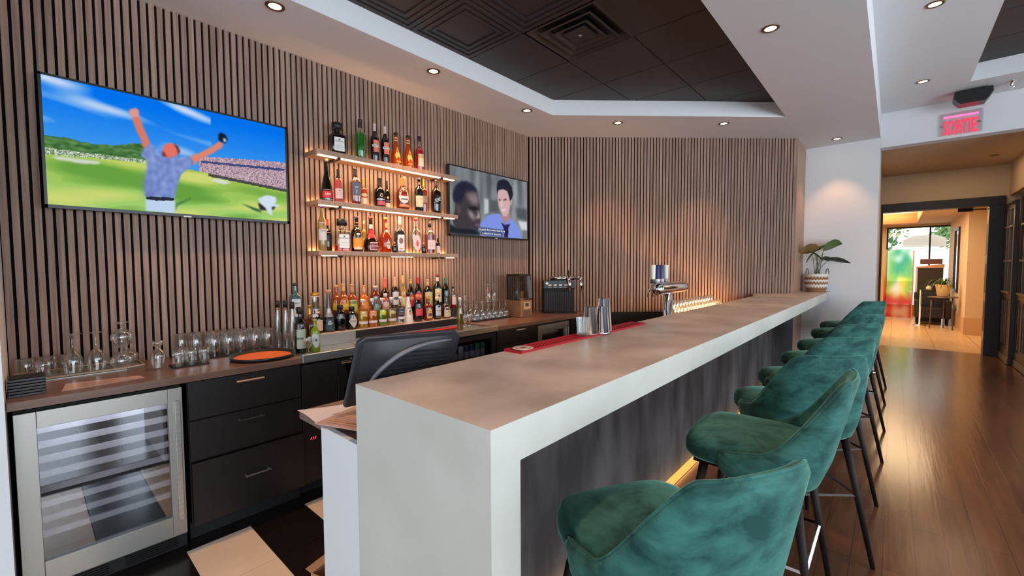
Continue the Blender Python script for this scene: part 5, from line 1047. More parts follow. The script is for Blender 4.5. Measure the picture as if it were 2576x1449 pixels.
# ------------------------------------------------------------------ beer tower, glass rack and machines behind the bar
t = thing('beer_tower', 'chrome T-shaped beer tower with four tap handles behind the bar', 'beer tap', (-1.455, 3.68, 0.9465))
mb = MB(); mb.lathe([(0.075, 0), (0.075, 0.008), (0.045, 0.016), (0.040, 0.03), (0.040, 0.33)], CHROME, seg=28); mb.build('column', t, smooth=True)
mb = MB(); Mh = Matrix.Translation((0, -0.20, 0.36)) @ Matrix.Rotation(-pi / 2, 4, 'X'); mb.lathe([(0.005, -0.055), (0.035, -0.045), (0.048, -0.02), (0.050, 0.0), (0.050, 0.52), (0.046, 0.57), (0.030, 0.63), (0.012, 0.66), (0.002, 0.667)], CHROME, seg=28, M=Mh); mb.build('head', t, smooth=True)
tapc = ((plain(222, 226, 206), plain(60, 70, 60)), (plain(34, 40, 110), plain(226, 224, 226)), (plain(70, 72, 110), plain(190, 190, 200)), (plain(214, 222, 216), plain(150, 160, 160)))
for k in range(4):
    y = -0.17 + k * 0.092; c1, c2 = tapc[k]
    mb = MB(); mb.tube([(-0.045, y, 0.36), (-0.085, y, 0.355), (-0.10, y, 0.325), (-0.102, y, 0.285)], [0.012, 0.011, 0.009, 0.008], CHROME, 12); f_ = mb.build('faucet', t, smooth=True)
    mb = MB(); mb.lathe([(0.012, 0.39), (0.017, 0.41), (0.019, 0.45), (0.021, 0.555), (0.017, 0.56)], c1, (-0.062, y, 0), 18); mb.lathe([(0.0195, 0.405), (0.0205, 0.44)], c2, (-0.062, y, 0), 18); mb.tube([(-0.062, y, 0.36), (-0.062, y, 0.395)], 0.007, CHROME, 10); mb.build('tap_handle', t, smooth=True, angle=50)
t = thing('glass_rack', 'rack beyond the beer tower with upturned glasses glowing amber', 'rack', (-1.58, 4.95, 0.9465))
AMAT = pbr('amber_mat', C(176, 112, 50), 0.6)
mb = MB(); mb.box(-0.10, 0.10, -0.80, 0.98, 0.05, 0.062, AMAT); mb.build('base', t)
for y in (-0.78, 0.24): MB().box(-0.09, 0.09, y, y + 0.02, 0.0, 0.05, AMAT).build('foot', t)
for r, x in enumerate((-1.535, -1.625)):
    for k in range(14):
        y = 4.21 + k * 0.0895 + (0.03 if r else 0)
        glassware('tumbler' if r else 'rocks', 'tumbler' if r else 'rocks_glass', 'upturned amber-lit glass, %s from the near end of the %s row beyond the beer tower' % (CN[k], ('bar-side', 'wall-side')[r]), 'glass', (x, y, 1.0087), 'upturned glasses on the rack beyond the beer tower')
# blender in its sound enclosure
t = thing('blender', 'bar blender with clear jar in a sound enclosure on a bronze base', 'blender', (-3.19, 3.745, 0.9305))
BRONZE = pbr('bronze_plastic', C(150, 116, 88), 0.35, metal=0.4)
mb = MB(); mb.box(-0.11, 0.10, -0.10, 0.10, 0.0, 0.19, BRONZE); mb.build('base', t, bevel=0.008)
mb = MB(); mb.box(0.1002, 0.104, -0.055, 0.06, 0.09, 0.17, plain(214, 176, 142)); mb.box(0.104, 0.106, -0.03, 0.03, 0.12, 0.16, plain(70, 66, 50)); mb.build('control_panel', t)
mb = MB(); mb.box(0.1002, 0.102, -0.06, 0.06, 0.0, 0.075, plain(120, 84, 70)); mb.build('front_plate', t)
mb = MB(); mb.prism([(-0.10, 0.19), (0.095, 0.19), (0.08, 0.46), (-0.02, 0.475), (-0.115, 0.46)], -0.10, -0.094, thinglass('smoke_panel', (0.35, 0.33, 0.33, 1), 0.6, 0.1, 0.05), Matrix(((1, 0, 0, 0), (0, 0, 1, 0), (0, 1, 0, 0), (0, 0, 0, 1))))
mb.prism([(-0.10, 0.19), (0.095, 0.19), (0.08, 0.46), (-0.02, 0.475), (-0.115, 0.46)], 0.094, 0.10, mb.mats[0], Matrix(((1, 0, 0, 0), (0, 0, 1, 0), (0, 1, 0, 0), (0, 0, 0, 1))))
mb.add([(0.095, -0.094, 0.19), (0.095, 0.094, 0.19), (0.08, 0.094, 0.46), (0.08, -0.094, 0.46)], [(0, 1, 2, 3)], thinglass('clear_panel', (0.75, 0.74, 0.74, 1), 0.6, 0.1, 0.04)); mb.build('enclosure', t)
mb = MB(); mb.box(-0.118, 0.082, -0.102, 0.102, 0.462, 0.482, BLACK); mb.box(-0.118, -0.10, -0.1, 0.1, 0.19, 0.462, BLACK); mb.build('enclosure_frame', t, bevel=0.004)
mb = MB(); mb.lathe([(0.045, 0.195), (0.05, 0.22), (0.062, 0.40), (0.064, 0.41)], CLEAR, (-0.01, 0, 0), 20, cap1=False); mb.build('jar', t, smooth=True)
mb = MB(); mb.lathe([(0.044, 0.20), (0.052, 0.29)], plain(206, 160, 120), (-0.01, 0, 0), 20); mb.build('jar_contents', t, smooth=True)
# soft drink machine parallel to the angled wall
ang = atan2(AN.y, AN.x)
t = thing('drinks_machine', 'black countertop drinks machine with chrome dispensing heads in the wall corner', 'drinks machine', (-3.085, 4.37, 0.9305), ang)
mb = MB(); mb.box(-0.15, 0.09, -0.20, 0.17, 0.012, 0.30, BLACKM); mb.box(-0.15, 0.15, -0.215, 0.19, 0.0, 0.012, BLACK); mb.build('body', t, bevel=0.004)
mb = MB()
for k in range(14): mb.box(0.0902, 0.093, -0.185 + k * 0.022, -0.175 + k * 0.022, 0.03, 0.26, CAB)
mb.build('front_grille', t)
mb = MB(); mb.box(0.0, 0.105, -0.205, 0.175, 0.3002, 0.40, BLACK); hd = mb.build('control_head', t, bevel=0.005)
mb = MB()
for k in range(4):
    cx = -0.13 + k * 0.065; mb.box(0.106, 0.108, cx - 0.018, cx + 0.018, 0.335, 0.352, plain(226, 222, 220)); mb.box(0.106, 0.107, cx - 0.02, cx + 0.02, 0.312, 0.320, plain(150, 150, 150))
mb.add([(0.109, -0.165, 0.345), (0.109, -0.145, 0.365), (0.109, -0.165, 0.385), (0.109, -0.185, 0.365)], [(0, 1, 2, 3)], plain(236, 236, 236)); mb.build('buttons', hd)
mb = MB(); mb.tube([(0.06, -0.12, 0.425), (0.06, 0.20, 0.425)], 0.024, CHROME, 14); mb.build('chrome_rail', t, smooth=True)
for y in (0.10, 0.24):
    mb = MB(); mb.tube([(0.06, y, 0.43), (0.13, y, 0.41), (0.15, y, 0.36), (0.15, y, 0.27)], [0.022, 0.024, 0.02, 0.012], CHROME, 12); mb.tube([(0.10, y, 0.43), (0.10, y, 0.52)], 0.008, BLACK, 8); mb.tube([(0.06, y - 0.03, 0.43), (0.06, y + 0.03, 0.43)], 0.03, CHROME, 12); mb.build('dispensing_head', t, smooth=True)

# ------------------------------------------------------------------ bar stools
def make_stool(label):
    t = thing('bar_stool', label, 'bar stool', (0, 0, 0), 0, 'teal velvet bar stools along the bar')
    a, b, n = 0.236, 0.228, 4.6
    mb = MB(); rows = []
    for inn, z in ((0.06, 0.660), (0.016, 0.664), (0.0, 0.685), (-0.003, 0.71), (0.0, 0.738), (0.012, 0.760), (0.035, 0.772), (0.08, 0.779), (0.15, 0.783), (0.215, 0.784)):
        row = []
        for i in range(56):
            th = 2 * pi * i / 56; c_, s_ = cos(th), sin(th)
            row.append((0.033 + math.copysign(abs(c_) ** (2 / n), c_) * max(0.004, a - inn), math.copysign(abs(s_) ** (2 / n), s_) * max(0.004, b - inn), z))
        rows.append(row)
    mb.grid(rows, VELVET, closed_v=True); mb.add(rows[0][::-1], [tuple(range(56))], VELVET); mb.add(rows[-1], [tuple(range(56))], VELVET)
    mb.build('seat', t, smooth=True, angle=75)
    mb = MB(); rows = []; top = []
    N = 64; TM = 116
    for i in range(N + 1):
        th = radians(-TM + 2 * TM * i / N); C_, S_ = cos(th), sin(th); e = 2 / 2.9
        px, py = -math.copysign(abs(C_) ** e, C_), math.copysign(abs(S_) ** e, S_)
        s = (abs(th) - radians(21)) / radians(84); s = max(0, min(1, s)) ** 0.72; s = s * s * (3 - 2 * s)
        zt = 1.068 - 0.325 * s - 0.02 * (th + 2) / 4 * 0
        if i < 3 or i > N - 3: zt -= (0.030, 0.012, 0.004)[min(i, N - i)]
        zb = 0.625 + ((0.022, 0.008, 0.002)[min(i, N - i)] if (i < 3 or i > N - 3) else 0)
        def P(off, z):
            lean = max(0, (z - 0.66)) * (0.03 + 0.20 * max(0, C_)); taper = -0.03 * max(0, (0.72 - z) / 0.1) * 0.6
            R1, R2 = 0.204 + off + lean + taper, 0.236 + off + lean * 0.5 + taper
            return (-0.02 + px * R1, py * R2, z)
        zi = max(zt - 0.015, 0.66)
        row = [P(-0.014, zb + 0.02), P(-0.016, (zb + zi) / 2), P(-0.016, zi - 0.01), P(-0.012, zt - 0.006), P(0.0, zt), P(0.014, zt - 0.004), P(0.021, zt - 0.018)]
        for q in (0.75, 0.5, 0.25): row.append(P(0.022, zb + (zt - 0.018 - zb) * q))
        row += [P(0.018, zb + 0.012), P(0.006, zb)]
        rows.append(row); top.append(Vector(P(0.008, zt - 0.0005)))
    mb.grid(rows, VELVET, closed_v=True); mb.add(rows[0][::-1], [tuple(range(len(rows[0])))], VELVET); mb.add(rows[-1], [tuple(range(len(rows[0])))], VELVET)
    bk = mb.build('backrest', t, smooth=True, angle=70)
    mb = MB(); mb.tube(top, 0.0045, VELVET, 8); mb.build('piping', bk, smooth=True)
    mb = MB(); mb.box(-0.17, 0.22, -0.18, 0.18, 0.640, 0.662, LEG); mb.build('seat_frame', t, bevel=0.004)
    tp, ft = (0.165, 0.165, 0.655), (0.262, 0.262, 0.0)
    def at(sx, sy, z):
        q = z / 0.655; return Vector((sx * (ft[0] + (tp[0] - ft[0]) * q) + 0.01, sy * (ft[1] + (tp[1] - ft[1]) * q), z))
    for sx in (-1, 1):
        for sy in (-1, 1):
            mb = MB(); mb.tube([at(sx, sy, 0.0), at(sx, sy, 0.33), at(sx, sy, 0.655)], [0.0105, 0.0145, 0.019], LEG, 14); mb.build('leg', t, smooth=True)
    mb = MB(); z = 0.34
    for (p, q) in (((1, 1), (1, -1)), ((1, -1), (-1, -1)), ((-1, -1), (-1, 1)), ((-1, 1), (1, 1))): mb.bar(at(*p, z), at(*q, z), 0.011, CHROME)
    mb.build('footrest', t)
    return t
ST = [(-0.470, 1.145, 150, 'nearest teal velvet bar stool, its curved back filling the foreground'),
      (-0.418, 2.10, 180, 'teal velvet bar stool second from the camera, facing the bar squarely'),
      (-0.395, 2.75, 128, 'teal velvet bar stool third from the camera, turned away to the far end'),
      (-0.400, 3.44, 135, 'teal velvet bar stool fourth from the camera'),
      (-0.385, 4.22, 138, 'teal velvet bar stool fifth from the camera'),
      (-0.380, 5.02, 142, 'teal velvet bar stool sixth from the camera'),
      (-0.390, 6.02, 138, 'teal velvet bar stool seventh from the camera, next to last'),
      (-0.390, 6.84, 140, 'farthest teal velvet bar stool, right against the white column')]
s0 = make_stool(ST[0][3]); s0.location = (ST[0][0], ST[0][1], 0); s0.rotation_euler = (0, 0, radians(ST[0][2]))
for x, y, a, lab in ST[1:]: dup(s0, (x, y, 0), radians(a), lab)

# ------------------------------------------------------------------ ceiling fittings
BRZ = pbr('bronze_ring', C(120, 84, 64), 0.3, metal=0.8)
DL = [(-2.93, 1.10, HS, 'downlight at the top left of the photo, nearest along the slatted wall'), (-2.91, 2.32, HS, 'downlight above the bottle shelves, second along the slatted wall'), (-2.91, 3.54, HS, 'downlight above the film television, third along the slatted wall'),
      (-2.39, 4.53, HS, 'bright downlight left of centre in front of the angled wall'), (-1.50, 5.37, HS, 'downlight right of centre in front of the angled wall, seen edge-on'), (-0.59, 7.0, HS, 'downlight close to the white column'),
      (-0.68, 3.465, HS, 'downlight in the soffit strip right of the black tray, above the stools'), (0.177, 6.35, HR, 'far downlight in the right-hand ceiling, near the black speaker'), (0.175, 4.55, HR, 'near downlight in the right-hand ceiling at the top edge of the photo')]
for x, y, z, lab in DL:
    t = thing('downlight', lab, 'ceiling light', (x, y, z), 0, 'recessed downlights')
    MB().lathe([(0.056, 0.0), (0.056, -0.003), (0.047, -0.007), (0.037, -0.005), (0.036, -0.0015)], BRZ, seg=32, cap0=False, cap1=False).build('trim_ring', t, smooth=True)
    MB().lathe([(0.036, -0.0012), (0.024, -0.0016), (0.0005, -0.0018)], LAMP, seg=24, cap0=False, cap1=False).build('lamp', t)
t = thing('air_diffuser', 'square black ceiling air diffuser with stepped cones in the dark tray', 'vent', (-1.865, 2.919, HT))
for k, (r0, r1, za, zb) in enumerate(((0.30, 0.24, 0.0, 0.028), (0.225, 0.17, -0.004, 0.022), (0.155, 0.10, -0.008, 0.016))):
    mb = MB(); rows = [[(sx * r, sy * r, z) for sx, sy in ((-1, -1), (1, -1), (1, 1), (-1, 1))] for r, z in ((r0, za), (r0 - 0.012, za - 0.006), (r1, zb))]
    mb.grid(rows, BLACKTILE, closed_v=True); mb.build('cone', t)
mb = MB(); mb.box(-0.302, 0.302, -0.302, 0.302, 0.030, 0.034, BLACKM); mb.build('backing', t)
mb = MB(); mb.box(-0.095, 0.095, -0.095, 0.095, -0.006, 0.004, BLACKTILE); mb.lathe([(0.012, -0.0062), (0.010, -0.010), (0.0005, -0.0105)], CHROME, seg=14, cap0=False, cap1=False); mb.build('centre_plate', t)
# exit sign
t = thing('exit_sign', 'clear acrylic exit sign with glowing red lettering on the white header', 'sign', (0.54, 7.338, 3.14))
mb = MB(); mb.box(-0.18, 0.18, -0.016, -0.010, -0.115, 0.145, thinglass('acrylic', (0.95, 0.93, 0.94, 1), 0.5, 0.06, 0.05, 0.06)); mb.build('panel', t)
RED = emit('exit_red', (1.0, 0.03, 0.07, 1), 2.2)
mb = MB(); put_text(mb, 'SORTIE', lambda x, y: (x, -0.0165, -0.105 + y), 0.165, RED, 0.28, 0.012); mb.build('lettering', t)
mb = MB(); mb.box(-0.145, 0.14, -0.022, -0.0165, 0.088, 0.108, emit('exit_bar', (1.0, 0.10, 0.25, 1), 3.0)); mb.build('light_bar', t)
mb = MB()
for sx in (-0.15, 0.15): mb.box(sx - 0.01, sx + 0.01, -0.010, -0.0005, -0.01, 0.01, CHROME)
mb.build('standoff', t)
# ceiling speaker and sprinkler
t = thing('ceiling_speaker', 'black box speaker hanging from the ceiling beside the exit sign', 'speaker', (0.60, 7.02, HR))
mb = MB(); mb.prism([(-0.145, -0.015), (0.145, -0.015), (0.15, -0.07), (0.10, -0.155), (-0.10, -0.155), (-0.15, -0.09)], -0.10, 0.10, BLACK, Matrix(((1, 0, 0, 0), (0, 0, 1, 0), (0, 1, 0, 0), (0, 0, 0, 1)))); mb.build('cabinet', t, bevel=0.008)
mb = MB()
for k in range(6): mb.box(-0.12, 0.12, -0.104, -0.1005, -0.04 - k * 0.018, -0.032 - k * 0.018, CAB)
mb.build('grille', t)
mb = MB(); mb.box(-0.10, 0.10, -0.05, 0.05, -0.0145, -0.0005, BLACKM); mb.build('bracket', t)
t = thing('sprinkler_head', 'small chrome sprinkler head on the white ceiling right of the speaker', 'sprinkler', (0.88, 6.97, HR))
mb = MB(); mb.lathe([(0.035, 0.0), (0.030, -0.006), (0.012, -0.012), (0.012, -0.04), (0.006, -0.06)], CHROME, seg=18); mb.build('body', t, smooth=True)
mb = MB(); mb.lathe([(0.024, -0.072), (0.024, -0.075)], CHROME, seg=12); mb.tube([(0.012, 0, -0.04), (0.018, 0, -0.058), (0.0, 0, -0.072)], 0.003, CHROME, 6); mb.tube([(-0.012, 0, -0.04), (-0.018, 0, -0.058), (0.0, 0, -0.072)], 0.003, CHROME, 6); mb.build('deflector', t)

# ------------------------------------------------------------------ doorway: glazed dark door, hinges, closer
DKW = pbr('dark_stained_wood', C(34, 26, 24), 0.35, noise=((3, 30, 3), C(48, 38, 34), 3, 0.3, 0.7)); MUN = pbr('daylit_muntin', C(112, 104, 96), 0.4)  # muntins coloured grey for the daylight reflecting off dark wood
def glazed(name, x, y0, y1, zt, label=None):
    mb = MB(); s = 0.09
    mb.box(x - 0.022, x + 0.022, y0, y0 + s, 0.01, zt, DKW); mb.box(x - 0.022, x + 0.022, y1 - s, y1, 0.01, zt, DKW)
    for (a, b) in ((0.01, 0.22), (0.98, 1.06), (zt - 0.11, zt)): mb.box(x - 0.022, x + 0.022, y0 + s, y1 - s, a, b, DKW)
    mb.box(x - 0.008, x + 0.012, y0 + s, y1 - s, 0.22, 0.98, DKW)
    o = struct(mb, name)
    mb = MB(); w_ = (y1 - y0 - 2 * s)
    for z in (1.55, 2.07): mb.box(x - 0.028, x + 0.01, y0 + s, y1 - s, z - 0.012, z + 0.012, MUN)
    mb.box(x - 0.04, x + 0.01, y0 + s, y1 - s, 1.06, 1.085, MUN)
    for q in (1, 2): mb.box(x - 0.028, x + 0.01, y0 + s + w_ * q / 3 - 0.012, y0 + s + w_ * q / 3 + 0.012, 1.085, zt - 0.11, MUN)
    for q in (0.1, 0.4, 0.6, 0.9): mb.box(x - 0.02, x - 0.008, y0 + s + w_ * q - 0.012, y0 + s + w_ * q + 0.012, 0.26, 0.94, MUN)
    mb.box(x - 0.03, x - 0.0225, y0, y1, 0.01, 0.10, MUN)
    mb.build('muntins', o)
    mb = MB(); mb.box(x - 0.002, x + 0.002, y0 + s, y1 - s, 1.085, zt - 0.11, DOORG); mb.build('pane', o)
    return o
glazed('door_1', 1.33, 9.62, 10.43, 2.44)
glazed('window_2', 1.38, 8.72, 9.58, 2.57); glazed('window_3', 1.38, 7.82, 8.70, 2.57)
fr = bpy.data.objects['trim_2']
for k, z in enumerate((0.32, 0.96, 1.58, 2.23)):
    mb = MB(); mb.box(1.1395, 1.1445, 10.45, 10.56, z - 0.07, z + 0.07, plain(176, 150, 124, 0.35, 0.6)); mb.build('hinge', fr)
mb = MB(); mb.box(0.80, 0.98, 10.665, 10.72, 2.40, 2.455, BLACKM); mb.bar((0.98, 10.69, 2.43), (1.14, 10.75, 2.43), 0.014, BLACKM); mb.build('door_closer', fr)
o = MB(); o.lathe([(0.05, 0), (0.05, -0.006)], plain(120, 90, 60), seg=18); x = o.build('detector'); x.location = (1.06, 9.5, 3.0998); tag(x, 'small round brown fitting on the hall ceiling behind the header', 'detector')

# ------------------------------------------------------------------ lobby furniture
t = thing('painted_panel', 'tall blurry red, yellow and green coloured glass panel standing before the lobby window', 'artwork', (0.10, 16.2, 0))
def artmat():
    m, nt, out = newmat('coloured_art_glass')
    a = nt.nodes.new('ShaderNodeAttribute'); a.attribute_name = 'Col'
    tr = nt.nodes.new('ShaderNodeBsdfTransparent'); tl = nt.nodes.new('ShaderNodeBsdfTranslucent'); df = nt.nodes.new('ShaderNodeBsdfDiffuse')
    m1 = nt.nodes.new('ShaderNodeMixShader'); m1.inputs[0].default_value = 0.45; m2 = nt.nodes.new('ShaderNodeMixShader'); m2.inputs[0].default_value = 0.55
    for n_ in (tr, tl, df): nt.links.new(a.outputs['Color'], n_.inputs[0])
    nt.links.new(tl.outputs[0], m1.inputs[1]); nt.links.new(df.outputs[0], m1.inputs[2]); nt.links.new(tr.outputs[0], m2.inputs[1]); nt.links.new(m1.outputs[0], m2.inputs[2]); nt.links.new(m2.outputs[0], out.inputs[0]); return m
ART = artmat()
def artcol(u, v):
    z = v * 1.9; n = mnoise.noise(Vector((u * 2.6, v * 5, 5))); n2 = mnoise.noise(Vector((u * 3.2, v * 6, 11))); n3 = mnoise.noise(Vector((u * 6, v * 12, 2)))
    red = mixc(mixc((226, 70, 44), (200, 40, 44), 0.5 + n * 1.6), (250, 206, 176), n2 * 1.9 + 0.15)
    yel = mixc(mixc((246, 222, 60), (140, 200, 70), 0.35 + n * 2), (250, 246, 214), n2 * 1.8 + 0.1); yel = mixc(yel, (226, 110, 70), 1 - u * 4.5)
    grn = mixc(mixc((50, 160, 120), (96, 176, 96), 0.5 + n * 1.5), (240, 246, 240), n2 * 1.8 + (z - 1.5) * 1.6); grn = mixc(grn, (250, 236, 196), 1 - u * 4)
    c = mixc(red, yel, (z - 0.52) / 0.2 + n3); c = mixc(c, grn, (z - 1.02) / 0.26 + n3); return mixc(c, (255, 250, 236), 0.12)
mb = MB(); img, _, _ = canvas(artcol, 36, 100)
picture(mb, blur(img, 2), 0.6, 1.9, 0.0, 0.98, ART); mb.v = [(y, -0.006, z) for x, y, z in mb.v]
mb.build('painting', t)
mb = MB()
for sx in (-0.31, 0.31): mb.box(sx - 0.012, sx + 0.012, -0.012, 0.012, 0, 1.9, plain(206, 150, 104))
for sx in (-0.31, 0.31): mb.box(sx - 0.015, sx + 0.015, -0.16, 0.16, 0, 0.02, plain(206, 150, 104))
mb.build('frame', t)
t = thing('host_stand', 'dark reception stand with slanted pale top in front of the lobby window', 'podium', (0.72, 15.85, 0))
mb = MB(); mb.box(-0.235, 0.245, -0.20, 0.2, 0, 1.42, pbr('espresso_wood', C(38, 28, 24), 0.5)); mb.build('body', t)
mb = MB(); mb.prism([(-0.26, 1.4202), (0.26, 1.4202), (0.26, 1.52), (-0.26, 1.45)], -0.22, 0.22, plain(206, 158, 122), Matrix(((1, 0, 0, 0), (0, 0, 1, 0), (0, 1, 0, 0), (0, 0, 0, 1)))); mb.build('slanted_top', t)
mb = MB(); mb.box(-0.262, -0.237, -0.21, 0.21, 0, 1.42, plain(206, 196, 186)); mb.build('side_board', t)
o = MB(); o.box(-0.21, 0.21, -0.10, 0.10, 0, 0.13, plain(96, 62, 54)); x = o.build('wooden_box', bevel=0.006); x.location = (0.74, 15.85, 1.5175); tag(x, 'low brown box on top of the reception stand', 'box')
t = thing('armchair', 'black leather armchair beside the reception stand in the lobby', 'armchair', (0.755, 15.15, 0))
LEA = pbr('black_leather', C(24, 20, 20), 0.4)
mb = MB(); mb.box(-0.22, 0.22, -0.28, 0.20, 0.17, 0.44, LEA); mb.build('seat', t, bevel=0.03)
mb = MB(); mb.box(-0.33, 0.33, 0.2, 0.33, 0.17, 0.80, LEA); mb.build('backrest', t, bevel=0.03)
for sx in (-1, 1):
    mb = MB(); mb.box(min(sx * 0.33, sx * 0.222), max(sx * 0.33, sx * 0.222), -0.30, 0.198, 0.17, 0.62, LEA); mb.build('armrest', t, bevel=0.03)
    for sy in (-0.22, 0.26):
        mb = MB(); mb.lathe([(0.018, 0), (0.024, 0.17)], LEG, (sx * 0.27, sy, 0), 12); mb.build('leg', t)
t = thing('glass_table', 'small round glass table left of the armchair in the lobby', 'table', (0.52, 14.65, 0))
mb = MB(); mb.lathe([(0.22, 0.885), (0.22, 0.897)], thinglass('table_glass', (0.75, 0.82, 0.80, 1), 0.6, 0.12, 0.02), seg=32); mb.build('top', t)
mb = MB(); mb.lathe([(0.13, 0), (0.13, 0.012), (0.018, 0.02), (0.018, 0.884)], CHROME, seg=24); mb.build('pedestal', t, smooth=True)
o = MB(); o.lathe([(0.05, 0), (0.05, 0.03), (0.04, 0.065), (0.02, 0.085), (0.0005, 0.09)], plain(236, 214, 180), seg=24, cap1=False); x = o.build('white_dome', smooth=True); x.location = (0.66, 14.63, 0.8975); x.name = 'table_bell'; tag(x, 'small cream dome on the round glass table', 'ornament')
t = thing('side_table', 'thin-legged metal side table carrying a potted plant by the lobby pillar', 'table', (0.88, 14.15, 0))
mb = MB(); mb.lathe([(0.255, 0.735), (0.26, 0.745), (0.255, 0.755)], pbr('table_top_metal', C(120, 100, 84), 0.3, metal=0.6), seg=40); mb.build('top', t, smooth=True)
for k in range(3):
    a = radians(200 + k * 120); mb = MB(); mb.tube([(0.22 * cos(a), 0.22 * sin(a), 0), (0.20 * cos(a), 0.20 * sin(a), 0.736)], 0.012, pbr('table_leg_%d' % k, C(112, 90, 76), 0.3, metal=0.6), 10); mb.build('leg', t, smooth=True)
t = thing('potted_plant', 'arching green plant in a cream pot on the lobby side table', 'plant', (0.88, 14.15, 0.7555))
MB().lathe([(0.085, 0), (0.10, 0.02), (0.135, 0.265), (0.14, 0.28), (0.13, 0.28), (0.12, 0.24)], plain(222, 198, 156), seg=28, cap1=False).build('pot', t, smooth=True)
MB().lathe([(0.118, 0.25), (0.0005, 0.255)], plain(50, 38, 30, 0.9), seg=24, cap0=False, cap1=False).build('soil', t)
rnd = random.Random(3); mb = MB()
for k in range(34):
    a = rnd.uniform(0, 2 * pi); L = rnd.uniform(0.16, 0.24) + 0.14 * max(0, -cos(a)); h = rnd.uniform(0.08, 0.22); rows = []
    for i in range(7):
        s = i / 6; r = 0.03 + L * s; z = 0.25 + h * sin(pi * min(1, s * 1.1) * 0.9) * 1.0 - 0.12 * s * s; w = 0.012 * (1 - s) + 0.002
        rows.append([(r * cos(a) - w * sin(a), r * sin(a) + w * cos(a), z), (r * cos(a) + w * sin(a), r * sin(a) - w * cos(a), z)])
    mb.grid(rows, pbr('grass_leaf', C(70, 96, 40), 0.5) if k == 0 else mb.mats[0])
mb.build('foliage', t)
t = thing('framed_mirror', 'tall dark-framed mirror hanging on the lobby pillar', 'mirror', (1.168, 15.2, 1.62))
mb = MB()
for (a, b, c_, d) in ((-0.45, 0.45, 0.72, 0.78), (-0.45, 0.45, -0.78, -0.72), (-0.45, -0.40, -0.72, 0.72), (0.40, 0.45, -0.72, 0.72)): mb.box(-0.035, -0.0005, a, b, c_, d, DKW)
mb.build('frame', t); mb = MB(); mb.box(-0.012, -0.006, -0.40, 0.40, -0.72, 0.72, pbr('mirror_glass', C(220, 200, 170), 0.05, metal=1.0)); mb.build('glass', t)
o = MB(); o.prism([(-0.35, 0), (0.62, 0), (0.62, 0.25), (0.40, 0.36), (-0.10, 0.36), (-0.35, 0.22)], 0, 0.012, plain(240, 240, 238), Matrix(((1, 0, 0, 0), (0, 0, 1, 0), (0, 1, 0, 0), (0, 0, 0, 1)))); x = o.build('hanging_sign'); x.location = (0.55, 18.4, 2.05); 
tag(x, 'white board hanging outside beyond the lobby window', 'sign')

# ------------------------------------------------------------------ light
def spot(x, y, z, e, size=78, blend=0.55, col=(1.0, 0.50, 0.23), rad=0.03):
    l = bpy.data.lights.new('halogen_spot', 'SPOT'); l.energy = e; l.spot_size = radians(size); l.spot_blend = blend; l.color = col; l.shadow_soft_size = rad
    o = bpy.data.objects.new('halogen_spot', l); COL.objects.link(o); o.location = (x, y, z - 0.02); return o
def area(name, loc, rot, sx, sy, e, col, spread=180):
    l = bpy.data.lights.new(name, 'AREA'); l.shape = 'RECTANGLE'; l.size = sx; l.size_y = sy; l.energy = e; l.color = col; l.spread = radians(spread)
    o = bpy.data.objects.new(name, l); COL.objects.link(o); o.location = loc; o.rotation_euler = rot; return o
ES = 46.0
for k, (x, y, z, lab) in enumerate(DL): spot(x, y, z, ES * (1.9, 1.7, 1.7, 1.1, 1.1, 0.62, 1.2, 0.9, 0.9)[k])
for x, y, z, e in ((-0.68, 0.98, HS, 1.5), (-2.93, -0.15, HS, 1.9), (0.175, 2.75, HR, 0.9), (0.175, 0.95, HR, 0.9), (-0.68, -1.0, HS, 1.0)): spot(x, y, z, ES * e)
for z in SH:
    area('shelf_led', (XW + 0.150, 2.19, z - 0.043), (0, radians(22), 0), 0.03, 1.35, 4.5, (1.0, 0.55, 0.24))
    area('shelf_back_led', (XW + 0.012, 2.19, z + 0.004), (0, radians(170), 0), 0.012, 1.38, 2.6, (1.0, 0.50, 0.20))
area('kick_led', (-1.118, 4.0, 0.035), (0, radians(-55), 0), 0.012, 6.4, 10.0, (1.0, 0.62, 0.24))
area('rack_led', (-1.40, 5.0, 1.04), (0, radians(80), 0), 0.03, 1.6, 22.0, (1.0, 0.48, 0.16))
DAY = (0.70, 0.86, 1.0)
for a, b in WIN: area('window_daylight', (4.58, (a + b) / 2, 1.68), (0, radians(90), 0), 2.4, 1.75, 82.0, DAY)
area('rear_daylight', (0.6, -4.08, 1.65), (radians(90), 0, 0), 5.4, 2.2, 42.0, DAY)
area('fridge_fill', (XF - 0.085, 0.236, 0.845), (0, radians(25), 0), 0.03, 0.42, 0.9, (0.60, 0.72, 1.0))  # added bluish fill so the racks show through the glass
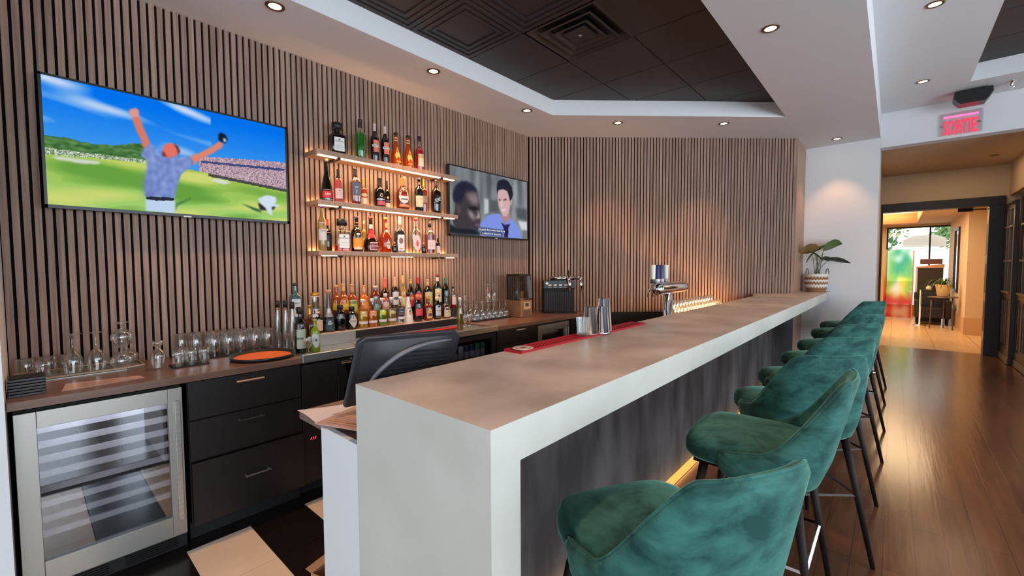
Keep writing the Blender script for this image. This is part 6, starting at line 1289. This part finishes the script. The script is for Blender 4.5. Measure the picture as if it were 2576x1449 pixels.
area('far_fridge_lamp', (XF - 0.33, 3.89, 0.845), (0, 0, 0), 0.3, 0.4, 1.5, (1.0, 0.55, 0.2))
area('hall_fill', (0.7, 9.2, 3.085), (0, 0, 0), 0.9, 1.6, 9, (1.0, 0.70, 0.42))  # unseen fill added to warm the hall like light from the lobby
area('lobby_cove', (-1.0, 14.9, 2.72), (radians(180), 0, 0), 2.6, 3.0, 150.0, (1.0, 0.72, 0.40))
area('lobby_lamps', (-0.6, 12.3, 2.66), (0, 0, 0), 2.5, 2.5, 140.0, (1.0, 0.70, 0.40))
W_ = bpy.data.worlds.new('daylight'); SC.world = W_; W_.use_nodes = True
W_.node_tree.nodes['Background'].inputs[0].default_value = (0.90, 0.96, 1.0, 1); W_.node_tree.nodes['Background'].inputs[1].default_value = 2.4

# ------------------------------------------------------------------ camera
cam = bpy.data.cameras.new('camera'); co = bpy.data.objects.new('camera', cam); COL.objects.link(co)
cam.sensor_fit = 'HORIZONTAL'; cam.sensor_width = 36.0; cam.lens = 15.1553; cam.clip_start = 0.05; cam.clip_end = 200
yaw, pitch, roll = radians(41.48858), radians(2.78747), radians(-0.28697)
fw = Vector((-sin(yaw) * cos(pitch), cos(yaw) * cos(pitch), -sin(pitch))); rt = Vector((cos(yaw), sin(yaw), 0)); up = rt.cross(fw)
r2 = rt * cos(roll) + up * sin(roll); u2 = -rt * sin(roll) + up * cos(roll)
co.matrix_world = Matrix(((r2.x, u2.x, -fw.x, 0), (r2.y, u2.y, -fw.y, 0), (r2.z, u2.z, -fw.z, 1.495), (0, 0, 0, 1)))
SC.camera = co
SC.view_settings.view_transform = 'Standard'; SC.view_settings.look = 'None'; SC.view_settings.gamma = 1.0; SC.view_settings.exposure = 0.0
SC.view_settings.use_curve_mapping = False
cy = SC.cycles; cy.max_bounces = 8; cy.diffuse_bounces = 4; cy.glossy_bounces = 4; cy.transmission_bounces = 6; cy.transparent_max_bounces = 40
cy.use_denoising = True; cy.caustics_reflective = False; cy.caustics_refractive = False; cy.sample_clamp_indirect = 6.0
